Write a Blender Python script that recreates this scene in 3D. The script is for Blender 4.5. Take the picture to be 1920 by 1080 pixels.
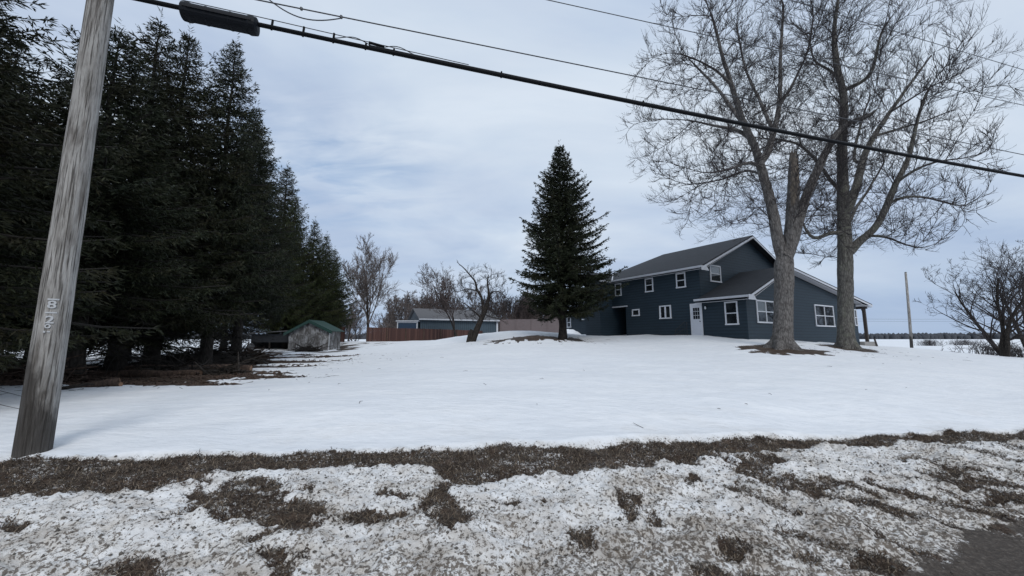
import bpy, math, random
import numpy as np
from mathutils import Vector, Matrix
R = math.radians
scene = bpy.context.scene
for o in list(bpy.data.objects): bpy.data.objects.remove(o)
col = scene.collection

# ---------------------------------------------------------------- camera
CAM = 1.85            # camera height above the road (z = 0)
F = 720.0             # focal length in photo pixels (1920 wide)
TH = math.atan(93 / 720)
cam = bpy.data.objects.new('camera', bpy.data.cameras.new('camera'))
col.objects.link(cam); scene.camera = cam
cam.location = (0, 0, CAM); cam.rotation_euler = (math.pi / 2 + TH, 0, 0)
cam.data.lens = 13.5; cam.data.sensor_width = 36
cam.data.clip_start = 0.05; cam.data.clip_end = 6000

# ---------------------------------------------------------------- light, sky, exposure
scene.view_settings.view_transform = 'Standard'
scene.view_settings.look = 'None'
scene.view_settings.exposure = 0.36
scene.view_settings.gamma = 1.0
SUN_EL, SUN_AZ = R(42), R(215)
sd = bpy.data.lights.new('sun', 'SUN'); sd.energy = 1.1; sd.angle = R(25); sd.color = (1, .955, .90)
sun = bpy.data.objects.new('sun', sd); col.objects.link(sun)
# sun stands behind the camera, to its right
sdir = Vector((math.cos(SUN_EL) * .22, -math.cos(SUN_EL) * .975, math.sin(SUN_EL))).normalized()
sun.rotation_euler = sdir.to_track_quat('Z', 'Y').to_euler()

def tree_nodes(nt):
    nt.nodes.clear()
    def N(t, **k):
        n = nt.nodes.new(t)
        for a, b in k.items():
            if a.startswith('_'): n.inputs[a[1:].replace('_', ' ')].default_value = b
            else: setattr(n, a, b)
        return n
    def L(a, b): nt.links.new(a, b)
    return N, L
def ramp(N, L, src, stops, interp='LINEAR'):
    r = N('ShaderNodeValToRGB'); e = r.color_ramp.elements; r.color_ramp.interpolation = interp
    while len(e) < len(stops): e.new(0.5)
    for i, (p, c) in enumerate(stops):
        e[i].position = p
        e[i].color = (*c, 1) if isinstance(c, tuple) else (c, c, c, 1)
    L(src, r.inputs[0]); return r.outputs[0]
def mixc(N, L, fac, a, b, mode='MIX'):
    m = N('ShaderNodeMix'); m.data_type = 'RGBA'; m.blend_type = mode
    for s, v in ((0, fac), (6, a), (7, b)):
        if hasattr(v, 'links') or hasattr(v, 'is_linked'): L(v, m.inputs[s])
        else: m.inputs[s].default_value = v if s == 0 else ((*v, 1) if len(v) == 3 else v)
    return m.outputs[2]
def math_(N, L, op, a, b=None, c=None):
    m = N('ShaderNodeMath'); m.operation = op
    for i, v in enumerate((a, b, c)):
        if v is None: continue
        if hasattr(v, 'is_linked'): L(v, m.inputs[i])
        else: m.inputs[i].default_value = v
    return m.outputs[0]
def noise(N, L, vec, scale, detail=4, rough=.5, dist=0, dim='3D'):
    n = N('ShaderNodeTexNoise'); n.noise_dimensions = dim
    n.inputs['Scale'].default_value = scale; n.inputs['Detail'].default_value = detail
    n.inputs['Roughness'].default_value = rough; n.inputs['Distortion'].default_value = dist
    if vec is not None: L(vec, n.inputs['Vector'])
    return n.outputs[0]
def mapping(N, L, vec, scale=(1, 1, 1), rot=(0, 0, 0), loc=(0, 0, 0)):
    m = N('ShaderNodeMapping'); L(vec, m.inputs[0])
    m.inputs['Scale'].default_value = scale; m.inputs['Rotation'].default_value = rot; m.inputs['Location'].default_value = loc
    return m.outputs[0]

world = bpy.data.worlds.new('World'); scene.world = world; world.use_nodes = True
N, L = tree_nodes(world.node_tree)
wo = N('ShaderNodeOutputWorld'); bg = N('ShaderNodeBackground'); L(bg.outputs[0], wo.inputs[0])
sky = N('ShaderNodeTexSky'); sky.sky_type = 'NISHITA'; sky.sun_disc = False
sky.sun_elevation = SUN_EL; sky.sun_rotation = math.atan2(sdir.x, sdir.y)
tc = N('ShaderNodeTexCoord'); D_ = tc.outputs['Generated']
sx = N('ShaderNodeSeparateXYZ'); L(D_, sx.inputs[0])
zz = math_(N, L, 'MAXIMUM', sx.outputs[2], 0.0)
den = math_(N, L, 'ADD', zz, 0.22)
cx = N('ShaderNodeCombineXYZ')
L(math_(N, L, 'DIVIDE', sx.outputs[0], den), cx.inputs[0]); L(math_(N, L, 'DIVIDE', sx.outputs[1], den), cx.inputs[1])
cv = mapping(N, L, cx.outputs[0], (1, 1.5, 1), (0, 0, R(-28)), (3.1, 1.7, 0))
big = noise(N, L, cv, 0.75, 6, .52, .35)
mid = noise(N, L, mapping(N, L, cx.outputs[0], (1, 2.2, 1), (0, 0, R(-20)), (7.3, 2.2, 0)), 1.9, 5, .5, .3)
cloudc = ramp(N, L, big, [(.36, (.35, .43, .57)), (.46, (.43, .51, .63)), (.54, (.50, .575, .67)), (.64, (.60, .66, .73))])
cloudc = mixc(N, L, ramp(N, L, mid, [(.35, 0.0), (.7, .42)]), cloudc, (.53, .58, .66))
# thin blue-grey deck low over the horizon
low = ramp(N, L, sx.outputs[2], [(0.0, .85), (.10, .55), (.26, 0.0)])
cloudc = mixc(N, L, low, cloudc, (.285, .375, .53))
# small openings of blue sky to the north-west
geo = N('ShaderNodeVectorMath'); geo.operation = 'DISTANCE'
L(mapping(N, L, D_, (1, 1, 1.9)), geo.inputs[0]); _d = Vector((-.50, 1, .47)).normalized(); geo.inputs[1].default_value = (_d.x, _d.y, _d.z * 1.9)
hole = ramp(N, L, geo.outputs['Value'], [(.05, .62), (.36, 0.0)])
hn = ramp(N, L, noise(N, L, mapping(N, L, cx.outputs[0], (1, 2.6, 1), (0, 0, R(-25)), (1.3, .2, 0)), 2.6, 5, .55, .5), [(.42, 0.0), (.68, 1.0)])
hole = math_(N, L, 'MULTIPLY', hole, hn)
skyb = mixc(N, L, 1.0, sky.outputs[0], (.085, .085, .085), 'MULTIPLY')
skyb = mixc(N, L, .5, skyb, (.18, .34, .60))
fin = mixc(N, L, math_(N, L, 'ADD', hole, .06), cloudc, skyb)
L(fin, bg.inputs[0]); bg.inputs[1].default_value = 1.0

# ---------------------------------------------------------------- helpers
def ray(px, py):
    v = (540 - py) / F
    return (px - 960) / F, math.cos(TH) - v * math.sin(TH), math.sin(TH) + v * math.cos(TH)
def at(px, py, Y):
    """world point seen at photo pixel (px,py) standing Y metres in front"""
    x, y, z = ray(px, py); k = Y / y
    return np.array((x * k, Y, z * k + CAM))
def onh(px, py, h):
    x, y, z = ray(px, py); k = h / z
    return np.array((x * k, y * k))
def tag(o, label=None, cat=None, group=None, kind=None):
    for k, v in (('label', label), ('category', cat), ('group', group), ('kind', kind)):
        if v: o[k] = v
    return o
def empty(name, loc, rz=0):
    o = bpy.data.objects.new(name, None); col.objects.link(o)
    o.location = tuple(float(c) for c in loc); o.rotation_euler = (0, 0, rz); o.empty_display_size = .3
    return o
def mesh_np(name, V, Fc, mat, parent=None, attrs=None, smooth=False, mats=None, midx=None):
    """Fc: (n,k) int array or list of arrays with different k"""
    me = bpy.data.meshes.new(name)
    fl = Fc if isinstance(Fc, list) else [Fc]
    fl = [np.asarray(f, dtype=np.int32) for f in fl if len(f)]
    V = np.asarray(V, dtype=np.float32)
    me.vertices.add(len(V)); me.vertices.foreach_set('co', V.ravel())
    tot = np.concatenate([np.full(len(f), f.shape[1], dtype=np.int32) for f in fl])
    li = np.concatenate([f.ravel() for f in fl])
    st = np.concatenate(([0], np.cumsum(tot)[:-1])).astype(np.int32)
    me.loops.add(len(li)); me.loops.foreach_set('vertex_index', li)
    me.polygons.add(len(tot)); me.polygons.foreach_set('loop_start', st); me.polygons.foreach_set('loop_total', tot)
    for m in (mats or [mat]): me.materials.append(m)
    if midx is not None: me.polygons.foreach_set('material_index', np.asarray(midx, dtype=np.int32))
    if smooth: me.polygons.foreach_set('use_smooth', np.ones(len(tot), dtype=bool))
    for k, (dom, arr) in (attrs or {}).items():
        a = me.attributes.new(k, 'FLOAT', dom); a.data.foreach_set('value', np.asarray(arr, dtype=np.float32).ravel())
    me.update(calc_edges=True); me.validate()
    o = bpy.data.objects.new(name, me); col.objects.link(o)
    if parent: o.parent = parent
    return o
class MB:
    """collects boxes, prisms, tubes; built as ONE mesh"""
    def __init__(s): s.V = []; s.F = []
    def add(s, V, Fs):
        n = len(s.V); s.V += [tuple(map(float, v)) for v in V]; s.F += [tuple(i + n for i in f) for f in Fs]; return s
    def box(s, a, b):
        x0, y0, z0 = a; x1, y1, z1 = b
        return s.add([(x0,y0,z0),(x1,y0,z0),(x1,y1,z0),(x0,y1,z0),(x0,y0,z1),(x1,y0,z1),(x1,y1,z1),(x0,y1,z1)],
              [(0,3,2,1),(4,5,6,7),(0,1,5,4),(1,2,6,5),(2,3,7,6),(3,0,4,7)])
    def hexa(s, bot, top):
        return s.add(list(bot) + list(top), [(0,3,2,1),(4,5,6,7),(0,1,5,4),(1,2,6,5),(2,3,7,6),(3,0,4,7)])
    def prism(s, poly, d):
        """extrude polygon (3D points) by vector d"""
        n = len(poly); P = [Vector(p) for p in poly]; d = Vector(d)
        return s.add(P + [p + d for p in P], [tuple(range(n))[::-1], tuple(range(n, 2 * n))] + [(i, (i + 1) % n, n + (i + 1) % n, n + i) for i in range(n)])
    def tube(s, pts, r, k=8, cap=True):
        pts = [Vector(p) for p in pts]; rr = r if hasattr(r, '__len__') else [r] * len(pts); n0 = len(s.V); V = []; Fs = []
        up = Vector((.13, .21, .97))
        for i, p in enumerate(pts):
            t = (pts[min(i + 1, len(pts) - 1)] - pts[max(i - 1, 0)]).normalized()
            a = t.cross(up if abs(t.dot(up)) < .95 else Vector((1, 0, 0))).normalized(); b = t.cross(a)
            V += [p + (a * math.cos(2 * math.pi * j / k) + b * math.sin(2 * math.pi * j / k)) * rr[i] for j in range(k)]
        for i in range(len(pts) - 1):
            Fs += [(i * k + j, i * k + (j + 1) % k, (i + 1) * k + (j + 1) % k, (i + 1) * k + j) for j in range(k)]
        if cap: Fs += [tuple(range(k))[::-1], tuple((len(pts) - 1) * k + j for j in range(k))]
        return s.add(V, Fs)
    def build(s, name, mat, parent=None, smooth=False, bevel=0, loc=None):
        me = bpy.data.meshes.new(name); me.from_pydata(s.V, [], s.F); me.materials.append(mat)
        import bmesh
        bm = bmesh.new(); bm.from_mesh(me); bmesh.ops.recalc_face_normals(bm, faces=bm.faces); bm.to_mesh(me); bm.free()
        if smooth: me.shade_smooth()
        o = bpy.data.objects.new(name, me); col.objects.link(o)
        if parent: o.parent = parent
        if loc is not None: o.location = tuple(float(c) for c in loc)
        if bevel:
            b = o.modifiers.new('bevel', 'BEVEL'); b.width = bevel; b.segments = 2; b.limit_method = 'ANGLE'
        return o
def copy_tree(o, parent=None):
    c = o.copy(); col.objects.link(c); c.parent = parent
    for ch in [x for x in bpy.data.objects if x.parent == o]: copy_tree(ch, c)
    return c

# numpy gradient-ish value noise
_rng = np.random.RandomState(11); _T = _rng.rand(512, 512)
def vnoise(x, y):
    xi = np.floor(x).astype(int); yi = np.floor(y).astype(int); fx = x - xi; fy = y - yi
    fx = fx * fx * fx * (fx * (fx * 6 - 15) + 10); fy = fy * fy * fy * (fy * (fy * 6 - 15) + 10)
    g = lambda a, b: _T[a % 512, b % 512]
    return (g(xi, yi) * (1 - fx) + g(xi + 1, yi) * fx) * (1 - fy) + (g(xi, yi + 1) * (1 - fx) + g(xi + 1, yi + 1) * fx) * fy
def fbm(x, y, o=4, s=0, g=.5):
    v = 0; a = 1; t = 0
    for i in range(o):
        c, sn = math.cos(.7 * i + .3), math.sin(.7 * i + .3)
        v = v + a * vnoise(x * c - y * sn + 17.3 * i + s, x * sn + y * c + 9.1 * i + s * 1.7); t += a; a *= g; x = x * 2.03; y = y * 2.03
    return v / t
def sstep(a, b, x):
    t = np.clip((x - a) / (b - a), 0, 1); return t * t * (3 - 2 * t)

# ---------------------------------------------------------------- materials
def new_mat(name):
    m = bpy.data.materials.new(name); m.use_nodes = True
    N, L = tree_nodes(m.node_tree)
    out = N('ShaderNodeOutputMaterial'); p = N('ShaderNodeBsdfPrincipled'); L(p.outputs[0], out.inputs[0])
    return m, N, L, p, out
def bump(N, L, p, h, strength, dist):
    b = N('ShaderNodeBump'); b.inputs['Strength'].default_value = strength; b.inputs['Distance'].default_value = dist
    L(h, b.inputs['Height']); L(b.outputs[0], p.inputs['Normal']); return b
def simple(name, c, rough=.6, metal=0, var=.15, scale=6, bmp=0, spec=.5):
    m, N, L, p, o = new_mat(name)
    t = N('ShaderNodeTexCoord').outputs['Object']
    n = noise(N, L, t, scale, 5, .6)
    cc = ramp(N, L, n, [(.25, tuple(max(0, x * (1 - var)) for x in c)), (.75, tuple(x * (1 + var) for x in c))])
    L(cc, p.inputs['Base Color']); p.inputs['Roughness'].default_value = rough; p.inputs['Metallic'].default_value = metal
    p.inputs['Specular IOR Level'].default_value = spec
    if bmp: bump(N, L, p, noise(N, L, t, scale * 6, 4, .6), .5, bmp)
    return m
M = {}
# siding: lap boards every 12 cm
def siding(name, c, pitch=.125, axis=2):
    m, N, L, p, o = new_mat(name)
    t = N('ShaderNodeTexCoord').outputs['Object']; s = N('ShaderNodeSeparateXYZ'); L(t, s.inputs[0])
    fr = math_(N, L, 'FRACT', math_(N, L, 'DIVIDE', s.outputs[axis], pitch))
    n = noise(N, L, mapping(N, L, t, (1, 1, 8)), 1.2, 5, .6)
    n2 = noise(N, L, t, .35, 3, .5)
    a = ramp(N, L, n, [(.3, tuple(x * .86 for x in c)), (.7, tuple(x * 1.12 for x in c))])
    a = mixc(N, L, ramp(N, L, n2, [(.4, 0.0), (.7, .35)]), a, tuple(x * 1.25 + .003 for x in c))
    seam = ramp(N, L, fr, [(0.0, .30), (.12, .80), (.6, 1.08)])
    a = mixc(N, L, 1.0, a, seam, 'MULTIPLY')
    L(a, p.inputs['Base Color']); p.inputs['Roughness'].default_value = .55; p.inputs['Specular IOR Level'].default_value = .35
    bump(N, L, p, math_(N, L, 'MULTIPLY', fr, -1.0), .8, .012)
    return m
M['siding'] = siding('navy_siding', (.0175, .0320, .0455), .19)
M['barn_siding'] = siding('barn_siding', (.054, .080, .102), .3, 0)
M['white'] = simple('white_trim', (.62, .64, .68), .45, var=.06)
M['door'] = simple('door_paint', (.60, .62, .67), .4, var=.05)
M['gutter'] = simple('gutter_white', (.50, .52, .56), .4, var=.08)
M['soffit'] = simple('soffit', (.42, .43, .46), .6, var=.06)
M['darktrim'] = simple('dark_trim', (.02, .022, .025), .5)
M['post'] = simple('dark_post_wood', (.06, .05, .045), .7, scale=9)
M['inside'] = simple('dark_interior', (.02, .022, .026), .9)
M['concrete'] = simple('concrete', (.28, .27, .26), .85, scale=9, bmp=.01)
M['cable'] = simple('black_cable', (.007, .008, .010), .8, var=.1, spec=.15)
M['wire'] = simple('weathered_wire', (.06, .065, .075), .55, var=.1)
M['case'] = simple('black_plastic', (.006, .008, .012), .6, var=.2, scale=20, spec=.2)
M['tagmetal'] = simple('number_tag_metal', (.52, .53, .54), .45, metal=.2, scale=60)
M['green'] = simple('green_metal_roof', (.013, .048, .037), .5, scale=3)
M['shingle_old'] = simple('old_shingle', (.10, .10, .105), .85, scale=5, bmp=.02)
def shingle():
    m, N, L, p, o = new_mat('asphalt_shingle')
    t = N('ShaderNodeTexCoord').outputs['Object']
    # courses along the slope measured by height
    s = N('ShaderNodeSeparateXYZ'); L(t, s.inputs[0])
    b = N('ShaderNodeTexBrick'); cxy = N('ShaderNodeCombineXYZ')
    L(s.outputs[1], cxy.inputs[0]); L(math_(N, L, 'MULTIPLY', s.outputs[2], 2.4), cxy.inputs[1]); L(cxy.outputs[0], b.inputs[0])
    b.inputs['Scale'].default_value = 1; b.inputs['Brick Width'].default_value = .30; b.inputs['Row Height'].default_value = .145
    b.inputs['Mortar Size'].default_value = .012; b.inputs['Color1'].default_value = (.019, .0215, .027, 1); b.inputs['Color2'].default_value = (.030, .033, .040, 1)
    b.inputs['Mortar'].default_value = (.011, .0125, .016, 1)
    n = noise(N, L, t, .7, 5, .6); n2 = noise(N, L, t, 45, 3, .6)
    c = mixc(N, L, ramp(N, L, n, [(.4, 0.0), (.75, .4)]), b.outputs[0], (.036, .039, .046))
    c = mixc(N, L, ramp(N, L, n2, [(.45, 0.0), (.8, .35)]), c, (.05, .053, .058))
    L(c, p.inputs['Base Color']); p.inputs['Roughness'].default_value = .8
    bump(N, L, p, b.outputs[1], -.6, .01)
    return m
M['shingle'] = shingle()
def glass():
    m, N, L, p, o = new_mat('window_glass')
    t = N('ShaderNodeTexCoord').outputs['Object']; n = noise(N, L, t, 1.5, 3, .5)
    L(ramp(N, L, n, [(.35, (.006, .008, .011)), (.7, (.03, .035, .038))]), p.inputs['Base Color'])
    p.inputs['Roughness'].default_value = .04; p.inputs['Specular IOR Level'].default_value = .55
    bump(N, L, p, noise(N, L, t, 1.2, 2, .5), .12, .01)
    return m
M['glass'] = glass()
def curtain():
    m, N, L, p, o = new_mat('window_curtain')
    t = N('ShaderNodeTexCoord').outputs['Object']
    w = N('ShaderNodeTexWave'); L(t, w.inputs[0]); w.inputs['Scale'].default_value = 6; w.inputs['Distortion'].default_value = 1.5
    L(ramp(N, L, w.outputs[1], [(0, (.10, .12, .13)), (1, (.17, .19, .20))]), p.inputs['Base Color'])
    p.inputs['Roughness'].default_value = .12; p.inputs['Coat Weight'].default_value = .6
    return m
M['curtain'] = curtain()
def bark(name, a, b, lichen=None, sc=1.0, furrow=.02, pale=0):
    m, N, L, p, o = new_mat(name)
    t = N('ShaderNodeTexCoord').outputs['Object']
    v = N('ShaderNodeTexVoronoi'); v.feature = 'DISTANCE_TO_EDGE'; L(mapping(N, L, t, (1, 1, .28)), v.inputs[0]); v.inputs['Scale'].default_value = 14 * sc
    n = noise(N, L, mapping(N, L, t, (1, 1, .3)), 10 * sc, 6, .65, .4)
    h = math_(N, L, 'ADD', math_(N, L, 'MULTIPLY', ramp(N, L, v.outputs[0], [(0, 0.0), (.25, 1.0)]), .28), n)
    c = ramp(N, L, h, [(.35, a), (1.0, b)])
    if lichen:
        n3 = noise(N, L, t, 3.0, 6, .7)
        c = mixc(N, L, ramp(N, L, n3, [(.50, 0.0), (.68, .5)]), c, lichen)
    L(c, p.inputs['Base Color']); p.inputs['Roughness'].default_value = .9; p.inputs['Specular IOR Level'].default_value = .2
    bump(N, L, p, h, .9, furrow)
    return m
M['maple_bark'] = bark('maple_bark', (.036, .032, .030), (.215, .203, .194), (.24, .23, .22), furrow=.04)
M['lichen_bark'] = bark('lichen_bark', (.040, .037, .034), (.20, .192, .175), (.17, .18, .135), furrow=.04)
M['twig'] = simple('twig_bark', (.036, .030, .031), .85, var=.3, scale=2)
M['twig_pale'] = simple('twig_pale', (.115, .094, .086), .85, var=.3, scale=2)
M['twig_red'] = simple('twig_red', (.080, .060, .056), .85, var=.3, scale=2)
M['twig_black'] = simple('twig_black', (.03, .026, .025), .85, var=.3, scale=2)
M['branch_dark'] = simple('spruce_branch', (.012, .010, .008), .9, var=.3)
M['dark_bark'] = bark('dark_bark', (.012, .010, .009), (.06, .052, .045), sc=.9)
M['barewood'] = bark('stripped_wood', (.045, .040, .035), (.30, .25, .20), (.12, .115, .11), sc=.6)
M['log'] = bark('log_bark', (.030, .022, .018), (.13, .09, .07), sc=.8)
M['logend'] = simple('log_end', (.24, .14, .085), .8, scale=12)
def needles(name, dk, lt, brown):
    m, N, L, p, o = new_mat(name)
    a = N('ShaderNodeAttribute'); a.attribute_name = 'rnd'
    t = N('ShaderNodeTexCoord').outputs['Object']
    n = noise(N, L, t, .7, 3, .6)
    c = ramp(N, L, a.outputs['Fac'], [(0, dk), (.75, lt), (.93, lt), (1, brown)])
    c = mixc(N, L, ramp(N, L, n, [(.5, 0.0), (.7, .5)]), c, brown)
    L(c, p.inputs['Base Color']); p.inputs['Roughness'].default_value = .65; p.inputs['Specular IOR Level'].default_value = .25
    return m
M['needles'] = needles('spruce_needles', (.006, .008, .0035), (.022, .026, .010), (.042, .029, .014))
M['needles_b'] = needles('spruce_needles_olive', (.010, .016, .005), (.036, .046, .013), (.05, .04, .014))
M['needles_c'] = needles('spruce_needles_blue', (.007, .0105, .005), (.024, .031, .014), (.040, .031, .015))
def polewood():
    m, N, L, p, o = new_mat('weathered_pole_wood')
    t = N('ShaderNodeTexCoord').outputs['Object']; s = N('ShaderNodeSeparateXYZ'); L(t, s.inputs[0])
    st = mapping(N, L, t, (1, 1, .08)); n = noise(N, L, st, 30, 6, .65, .3); n2 = noise(N, L, mapping(N, L, t, (1, 1, .12)), 7, 5, .6, .6)
    fine = noise(N, L, mapping(N, L, t, (1, 1, .03)), 60, 4, .6)
    blot = noise(N, L, mapping(N, L, t, (1, 1, .35)), 5, 7, .7, .5)
    c = ramp(N, L, n, [(.30, (.16, .15, .137)), (.5, (.33, .315, .295)), (.72, (.52, .50, .475))])
    c = mixc(N, L, ramp(N, L, blot, [(.40, .55), (.56, 0.0)]), c, (.46, .45, .43))
    c = mixc(N, L, ramp(N, L, n2, [(.50, 0.0), (.66, .7)]), c, (.095, .080, .068))
    c = mixc(N, L, ramp(N, L, fine, [(.52, 0.0), (.60, .8)]), c, (.055, .048, .042))
    # foot darker, most on its left side, fading upward with a noisy edge
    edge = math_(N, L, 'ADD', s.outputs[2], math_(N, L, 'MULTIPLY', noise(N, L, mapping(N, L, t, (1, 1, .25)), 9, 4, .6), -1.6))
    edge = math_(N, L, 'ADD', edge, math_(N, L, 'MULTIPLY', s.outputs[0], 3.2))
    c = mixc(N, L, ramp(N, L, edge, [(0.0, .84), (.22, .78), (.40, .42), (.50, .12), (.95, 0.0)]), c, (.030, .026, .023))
    L(c, p.inputs['Base Color']); p.inputs['Roughness'].default_value = .85; p.inputs['Specular IOR Level'].default_value = .2
    bump(N, L, p, math_(N, L, 'ADD', n, fine), .9, .02)
    return m
M['pole'] = polewood()
def fencewood():
    m, N, L, p, o = new_mat('red_fence_boards')
    t = N('ShaderNodeTexCoord').outputs['Object']; s = N('ShaderNodeSeparateXYZ'); L(t, s.inputs[0])
    w = math_(N, L, 'DIVIDE', s.outputs[0], .145); fr = math_(N, L, 'FRACT', w)
    wn = N('ShaderNodeTexWhiteNoise'); wn.noise_dimensions = '1D'; L(math_(N, L, 'FLOOR', w), wn.inputs['W'])
    c = ramp(N, L, wn.outputs[0], [(0, (.040, .016, .013)), (.6, (.070, .029, .023)), (1, (.105, .052, .040))])
    c = mixc(N, L, 1.0, c, ramp(N, L, fr, [(0, .25), (.08, 1.0), (.95, 1.0), (1, .25)]), 'MULTIPLY')
    L(c, p.inputs['Base Color']); p.inputs['Roughness'].default_value = .8
    return m
M['fence'] = fencewood()
def shedwall():
    m, N, L, p, o = new_mat('peeling_shed_wall')
    t = N('ShaderNodeTexCoord').outputs['Object']
    n = noise(N, L, mapping(N, L, t, (1, 1, .5)), 3.2, 7, .72, .8)
    c = ramp(N, L, n, [(.40, (.075, .068, .062)), (.52, (.17, .165, .16)), (.60, (.34, .34, .34))])
    L(c, p.inputs['Base Color']); p.inputs['Roughness'].default_value = .9
    bump(N, L, p, n, .5, .02); return m
M['shed'] = shedwall()

# ground cover: snow / dead grass / salt-and-sand dirt, chosen by mesh attributes
def ground_mat():
    m, N, L, p, o = new_mat('snowy_ground')
    t = N('ShaderNodeTexCoord').outputs['Object']
    ab = N('ShaderNodeAttribute'); ab.attribute_name = 'bare'
    ad = N('ShaderNodeAttribute'); ad.attribute_name = 'dirty'
    ar = N('ShaderNodeAttribute'); ar.attribute_name = 'tarmac'
    f1 = noise(N, L, t, 30, 5, .68); f2 = noise(N, L, t, 95, 4, .7); f3 = noise(N, L, t, 6, 5, .6)
    wind = noise(N, L, mapping(N, L, t, (1, 3.5, 1), (0, 0, R(12))), .55, 5, .55)
    snow = ramp(N, L, wind, [(.3, (.72, .745, .775)), (.7, (.80, .815, .83))])
    crust = noise(N, L, mapping(N, L, t, (1, 2.4, 1), (0, 0, R(15))), 3.2, 6, .62)
    snow = mixc(N, L, ramp(N, L, crust, [(.48, 0.0), (.66, .5)]), snow, (.65, .68, .71))
    # grains of sand in ploughed snow
    sand = ramp(N, L, f3, [(.35, (.58, .535, .475)), (.60, (.81, .80, .78))])
    dsn = mixc(N, L, ramp(N, L, ad.outputs['Fac'], [(0, 0.0), (.6, .9)]), snow, sand)
    speck = math_(N, L, 'ADD', math_(N, L, 'MULTIPLY', f1, .78), math_(N, L, 'MULTIPLY', f2, .22))
    thr = math_(N, L, 'SUBTRACT', math_(N, L, 'ADD', speck, math_(N, L, 'MULTIPLY', ad.outputs['Fac'], .17)), .595)
    smear = noise(N, L, mapping(N, L, t, (1, 1.8, 1), (0, 0, R(-35))), 2.4, 5, .65)
    dsn = mixc(N, L, math_(N, L, 'MULTIPLY', ramp(N, L, smear, [(.47, 0.0), (.64, .8)]), ad.outputs['Fac']), dsn, (.235, .185, .135))
    sp = ramp(N, L, math_(N, L, 'MULTIPLY', thr, 17), [(0, 0.0), (1, 1.0)])
    sp = math_(N, L, 'MULTIPLY', sp, ramp(N, L, ad.outputs['Fac'], [(.05, 0.0), (.25, .85)]))
    dsn = mixc(N, L, sp, dsn, ramp(N, L, f3, [(.4, (.060, .042, .028)), (.7, (.145, .110, .075))]))
    # dead grass
    gr = noise(N, L, mapping(N, L, t, (1, .6, 1), (0, 0, R(35))), 55, 6, .75, .8)
    gcol = ramp(N, L, gr, [(.34, (.014, .010, .007)), (.50, (.050, .035, .025)), (.62, (.125, .093, .066)), (.73, (.27, .225, .17))])
    patchn = noise(N, L, mapping(N, L, t, (1, 2.2, 1)), 2.6, 6, .72)
    gcol = mixc(N, L, ramp(N, L, patchn, [(.36, .75), (.50, 0.0)]), gcol, (.020, .014, .011))
    gcol = mixc(N, L, ramp(N, L, patchn, [(.54, 0.0), (.66, .55)]), gcol, (.15, .115, .088))
    gcol = mixc(N, L, ramp(N, L, f3, [(.45, 0.0), (.7, .6)]), gcol, mixc(N, L, .6, gcol, (.085, .050, .036)))
    e = math_(N, L, 'ADD', ab.outputs['Fac'], math_(N, L, 'ADD', math_(N, L, 'MULTIPLY', math_(N, L, 'SUBTRACT', f1, .5), 1.1), math_(N, L, 'MULTIPLY', math_(N, L, 'SUBTRACT', f2, .5), .9)))
    fb = ramp(N, L, e, [(.44, 0.0), (.56, 1.0)])
    c = mixc(N, L, fb, dsn, gcol)
    road = ramp(N, L, f1, [(.3, (.042, .034, .028)), (.55, (.082, .068, .057)), (.72, (.17, .15, .13))])
    c = mixc(N, L, ramp(N, L, math_(N, L, 'ADD', ar.outputs['Fac'], math_(N, L, 'MULTIPLY', math_(N, L, 'SUBTRACT', f1, .5), .9)), [(.42, 0.0), (.6, 1.0)]), c, road)
    L(c, p.inputs['Base Color']); p.inputs['Roughness'].default_value = .75; p.inputs['Specular IOR Level'].default_value = .25
    hh = math_(N, L, 'ADD', math_(N, L, 'MULTIPLY', crust, .9), math_(N, L, 'MULTIPLY', f1, math_(N, L, 'ADD', math_(N, L, 'MULTIPLY', ad.outputs['Fac'], 1.1), .12)))
    bump(N, L, p, hh, .8, .045)
    return m
M['ground'] = ground_mat()

# ---------------------------------------------------------------- terrain
ctrl = []
def cp(px, py, Y):
    a = at(px, py, Y); ctrl.append(tuple(a))
for a in [(960,835,5.45),(960,760,7.6),(960,700,12),(960,662,18),(1000,628,25),(1000,621,30),(1000,640,23.3),(1000,631,27),(940,638,25),(1060,637,25.5),(1230,700,12.5),(1230,655,20),(1230,629,27),
          (1230,624.5,29.7),(1125,630,32),(1404,636,22.2),(1316,628,24.6),(1150,640,24),(1404,700,12.5),(1467,650,18),(1587,650,19.7),(1560,643.5,26.6),
          (1640,652,24),(1700,653,34),(1640,648,33),(1600,700,13),(1800,720,12),(1900,720,13),(1900,674,24),(1800,662,27),(1920,760,10),
          (1100,760,7.8),(1400,760,8.2),(1700,760,9),(1280,828,6.2),(1600,820,7.0),(1900,807,7.9),(700,845,5.3),(400,852,5.1),(100,850,5.0),(-100,850,5),
          (300,790,6.6),(600,780,6.8),(300,755,8.3),(100,785,7.2),(450,705,13),(700,710,11.5),(200,708,12.2),(600,680,20),(450,670,22),(800,670,18.5),
          (640,660,30),(590,657,35),(700,641,47),(760,648,37),(860,644,28),(885,641,27),(930,636,28),(1055,635,26.5),(640,640,46),(862,630,34),(932,623,31),(965,621,30),(800,640,34),(0,738,9),(-60,700,14),(530,658,34)]: cp(*a)
ctrl += [(-22, 20, .75), (-30, 35, .7), (-30, 55, .9), (-12, 70, 1.3), (2, 45, 1.9), (5, 60, 1.2), (20, 45, 1.6), (10, 34, 2.15), (25, 55, .3), (45, 60, -.8), (24, 42, .7),
         (45, 40, -.6), (38, 26, .15), (0, 90, .2), (-60, 90, .2), (60, 90, -1), (-50, 30, .5), (60, 20, -.4), (-20, 5.2, .42), (-40, 8, .5), (13, 9.2, .1), (20, 11.5, 0), (40, 17, -.2)]
C = np.array(ctrl)
def road_t(X, Y): return (Y - .279 * X) * .963
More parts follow.
